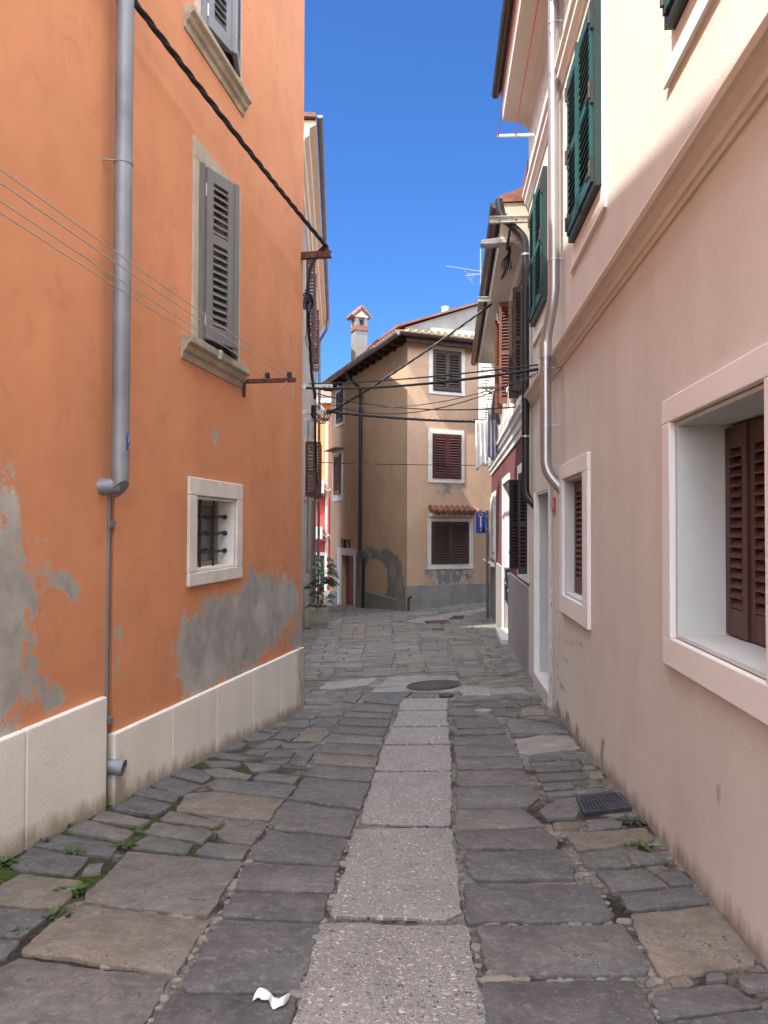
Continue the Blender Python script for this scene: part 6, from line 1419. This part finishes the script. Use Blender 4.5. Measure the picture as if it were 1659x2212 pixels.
disc_cover(936, 1480, .355, 'large round studded manhole cover in the middle of the lane'); disc_cover(964, 1502, .09, 'small round cover just below the large manhole', detail=False); disc_cover(1044, 1535, .10, 'small pale round cover to the right of the pebble strip', 'concrete', False); disc_cover(945, 1359, .13, 'far small round cover before the tan house', detail=False)
def quad_cover(pts, lab, mat, nx, ny, bars=False, name='drain_cover', fr=.06):
    P4 = [G(*p) for p in pts]
    def T(a, b, z):
        p = P4[0].lerp(P4[1], a).lerp(P4[3].lerp(P4[2], a), b); return p+Vector((0,0,z+.003))
    r_ = root(name, lab, 'drain cover', T(.5, .5, -.01), 'iron covers in the paving'); mb = MB()
    def blk(a0, a1, b0, b1, z0, z1): mb.hexa([T(a0,b0,z0),T(a1,b0,z0),T(a1,b1,z0),T(a0,b1,z0),T(a0,b0,z1),T(a1,b0,z1),T(a1,b1,z1),T(a0,b1,z1)])
    blk(0, 1, 0, fr, -.02, .006); blk(0, 1, 1-fr, 1, -.02, .006); blk(0, fr, fr, 1-fr, -.02, .006); blk(1-fr, 1, fr, 1-fr, -.02, .006); part(mb, 'frame', mat, r_)
    mb = MB(); blk(fr, 1-fr, fr, 1-fr, -.03, -.006)
    if not bars: part(mb, 'plate', mat, r_)
    else: part(mb, 'pit', 'dark', r_)
    mb = MB(); w0 = (1-2*fr-.02)
    for i in range(nx):
        for j in range(ny):
            a0 = fr+.01+w0*i/nx; b0 = fr+.01+w0*j/ny; blk(a0+.1*w0/nx, a0+.88*w0/nx, b0+.1*w0/ny, b0+.88*w0/ny, -.0055 if not bars else -.02, .005)
    part(mb, 'studs' if not bars else 'bars', mat, r_)
quad_cover([R5(528,625), R5(765,596), R5(858,690), R5(572,724)], 'rusty square gridded drain cover beside the cream wall', 'cover_blue', 11, 8)
quad_cover([(970,1338), (1000,1336), (1004,1330), (978,1331)], 'slotted iron drain grate in the far right paving', 'cover', 8, 1, True, 'drain_grate'); quad_cover([(928,1347), (976,1346), (968,1340), (915,1342)], 'long plain iron cover in front of the tan house', 'cover_rust', 1, 1)
# litter
p0 = G(550, 2158); p1 = G(625, 2168); mb = MB(); n = 16; r_ = random.Random(2)
for i in range(n+1):
    t = i/n; c = p0.lerp(p1, t)+Vector((0, .02*math.sin(t*7), 0)); wv = .008+.018*abs(math.sin(t*6+.4)); z = .012+.014*abs(math.sin(t*9))
    for j in (-1, 0, 1): mb.v.append((c.x+.004*j, c.y+j*wv+.006*math.sin(t*20+j), c.z+z*(1 if j == 0 else .25)+.004*r_.random()))
for i in range(n):
    for j in range(2): a = i*3+j; mb.f.append((a, a+1, a+4, a+3))
solo(mb, 'tissue', 'tissue', 'crumpled white strip of tissue lying on a grey slab', 'litter', smooth=True, recalc=False, solid=.002)
mb = MB(); 
for (u, v) in ((855, 1908),): 
    p = G(848, 1821); leaf_blade(mb, p+Vector((0,0,.006)), Vector((1,.2,.05)), .05, .012)
solo(mb, 'fallen_leaf', 'dry', 'small dry brown leaf on the slabs left of the pebble strip', 'leaf', recalc=False)
# pebbles and rubble in the joints along the strip
mb = MB(); r_ = random.Random(9)
def pebble(p, r):
    b = len(mb.v); n = 7; sx_, sy_ = r*r_.uniform(.8, 1.5), r*r_.uniform(.7, 1.1); a0 = r_.random()*6
    for z, k in ((-.004, 1.0), (r*.22, .9), (r*.34, .55)):
        for i in range(n): a = a0+2*math.pi*i/n; mb.v.append((p.x+sx_*k*math.cos(a)*r_.uniform(.85, 1.15), p.y+sy_*k*math.sin(a)*r_.uniform(.85, 1.15), p.z-.011+z))
    for j in range(2):
        for i in range(n): mb.f.append((b+j*n+i, b+j*n+(i+1) % n, b+(j+1)*n+(i+1) % n, b+(j+1)*n+i))
    mb.f.append(tuple(b+2*n+i for i in range(n)))
JL = [[R2(x, y) for x, y in pl_] for pl_ in ([(712,1180),(855,950),(890,890),(1045,640),(1100,600),(1155,480),(1218,345),(1235,322),(1335,180),(1430,30)],[(1490,1000),(1605,640),(1655,490),(1690,360),(1740,222)],[(905,900),(700,850),(500,840)],[(560,590),(760,590),(1000,610)])]+[[R5(x, y) for x, y in pl_] for pl_ in ([(1030,1700),(960,1640),(830,1350),(745,1310),(640,1100),(540,1000),(450,870),(380,810)],[(-20,1680),(400,1685),(870,1690)],[(-50,1368),(400,1365),(720,1350)],[(1040,1690),(990,1790),(1010,1920)])]+[[R4(x, y) for x, y in pl_] for pl_ in ([(1085,1180),(1060,900),(1045,730),(985,560),(940,300),(925,160)],[(75,1150),(170,880),(225,690),(280,560),(350,330),(405,160)])]
for pl_ in JL:
    for a, b in zip(pl_[:-1], pl_[1:]):
        n = int(math.hypot(b[0]-a[0], b[1]-a[1])/7)+1
        for k in range(n):
            t = r_.random(); u, v = a[0]+(b[0]-a[0])*t+r_.gauss(0, 2.2), a[1]+(b[1]-a[1])*t+r_.gauss(0, 2.2)
            if r_.random() < .62: pebble(G(u, v), r_.choice([.005, .007, .01, .014, .022])*r_.uniform(.7, 1.3))
o = mb.build('joint_rubble', M['rubble'], None, smooth=True, origin=(0,0,0), autos=50); tag(o, kind='stuff')
o['label'] = 'pale stone chips packed into the paving joints'; o['category'] = 'rubble'
# the opening behind the camera is added so sunlit ground throws light in
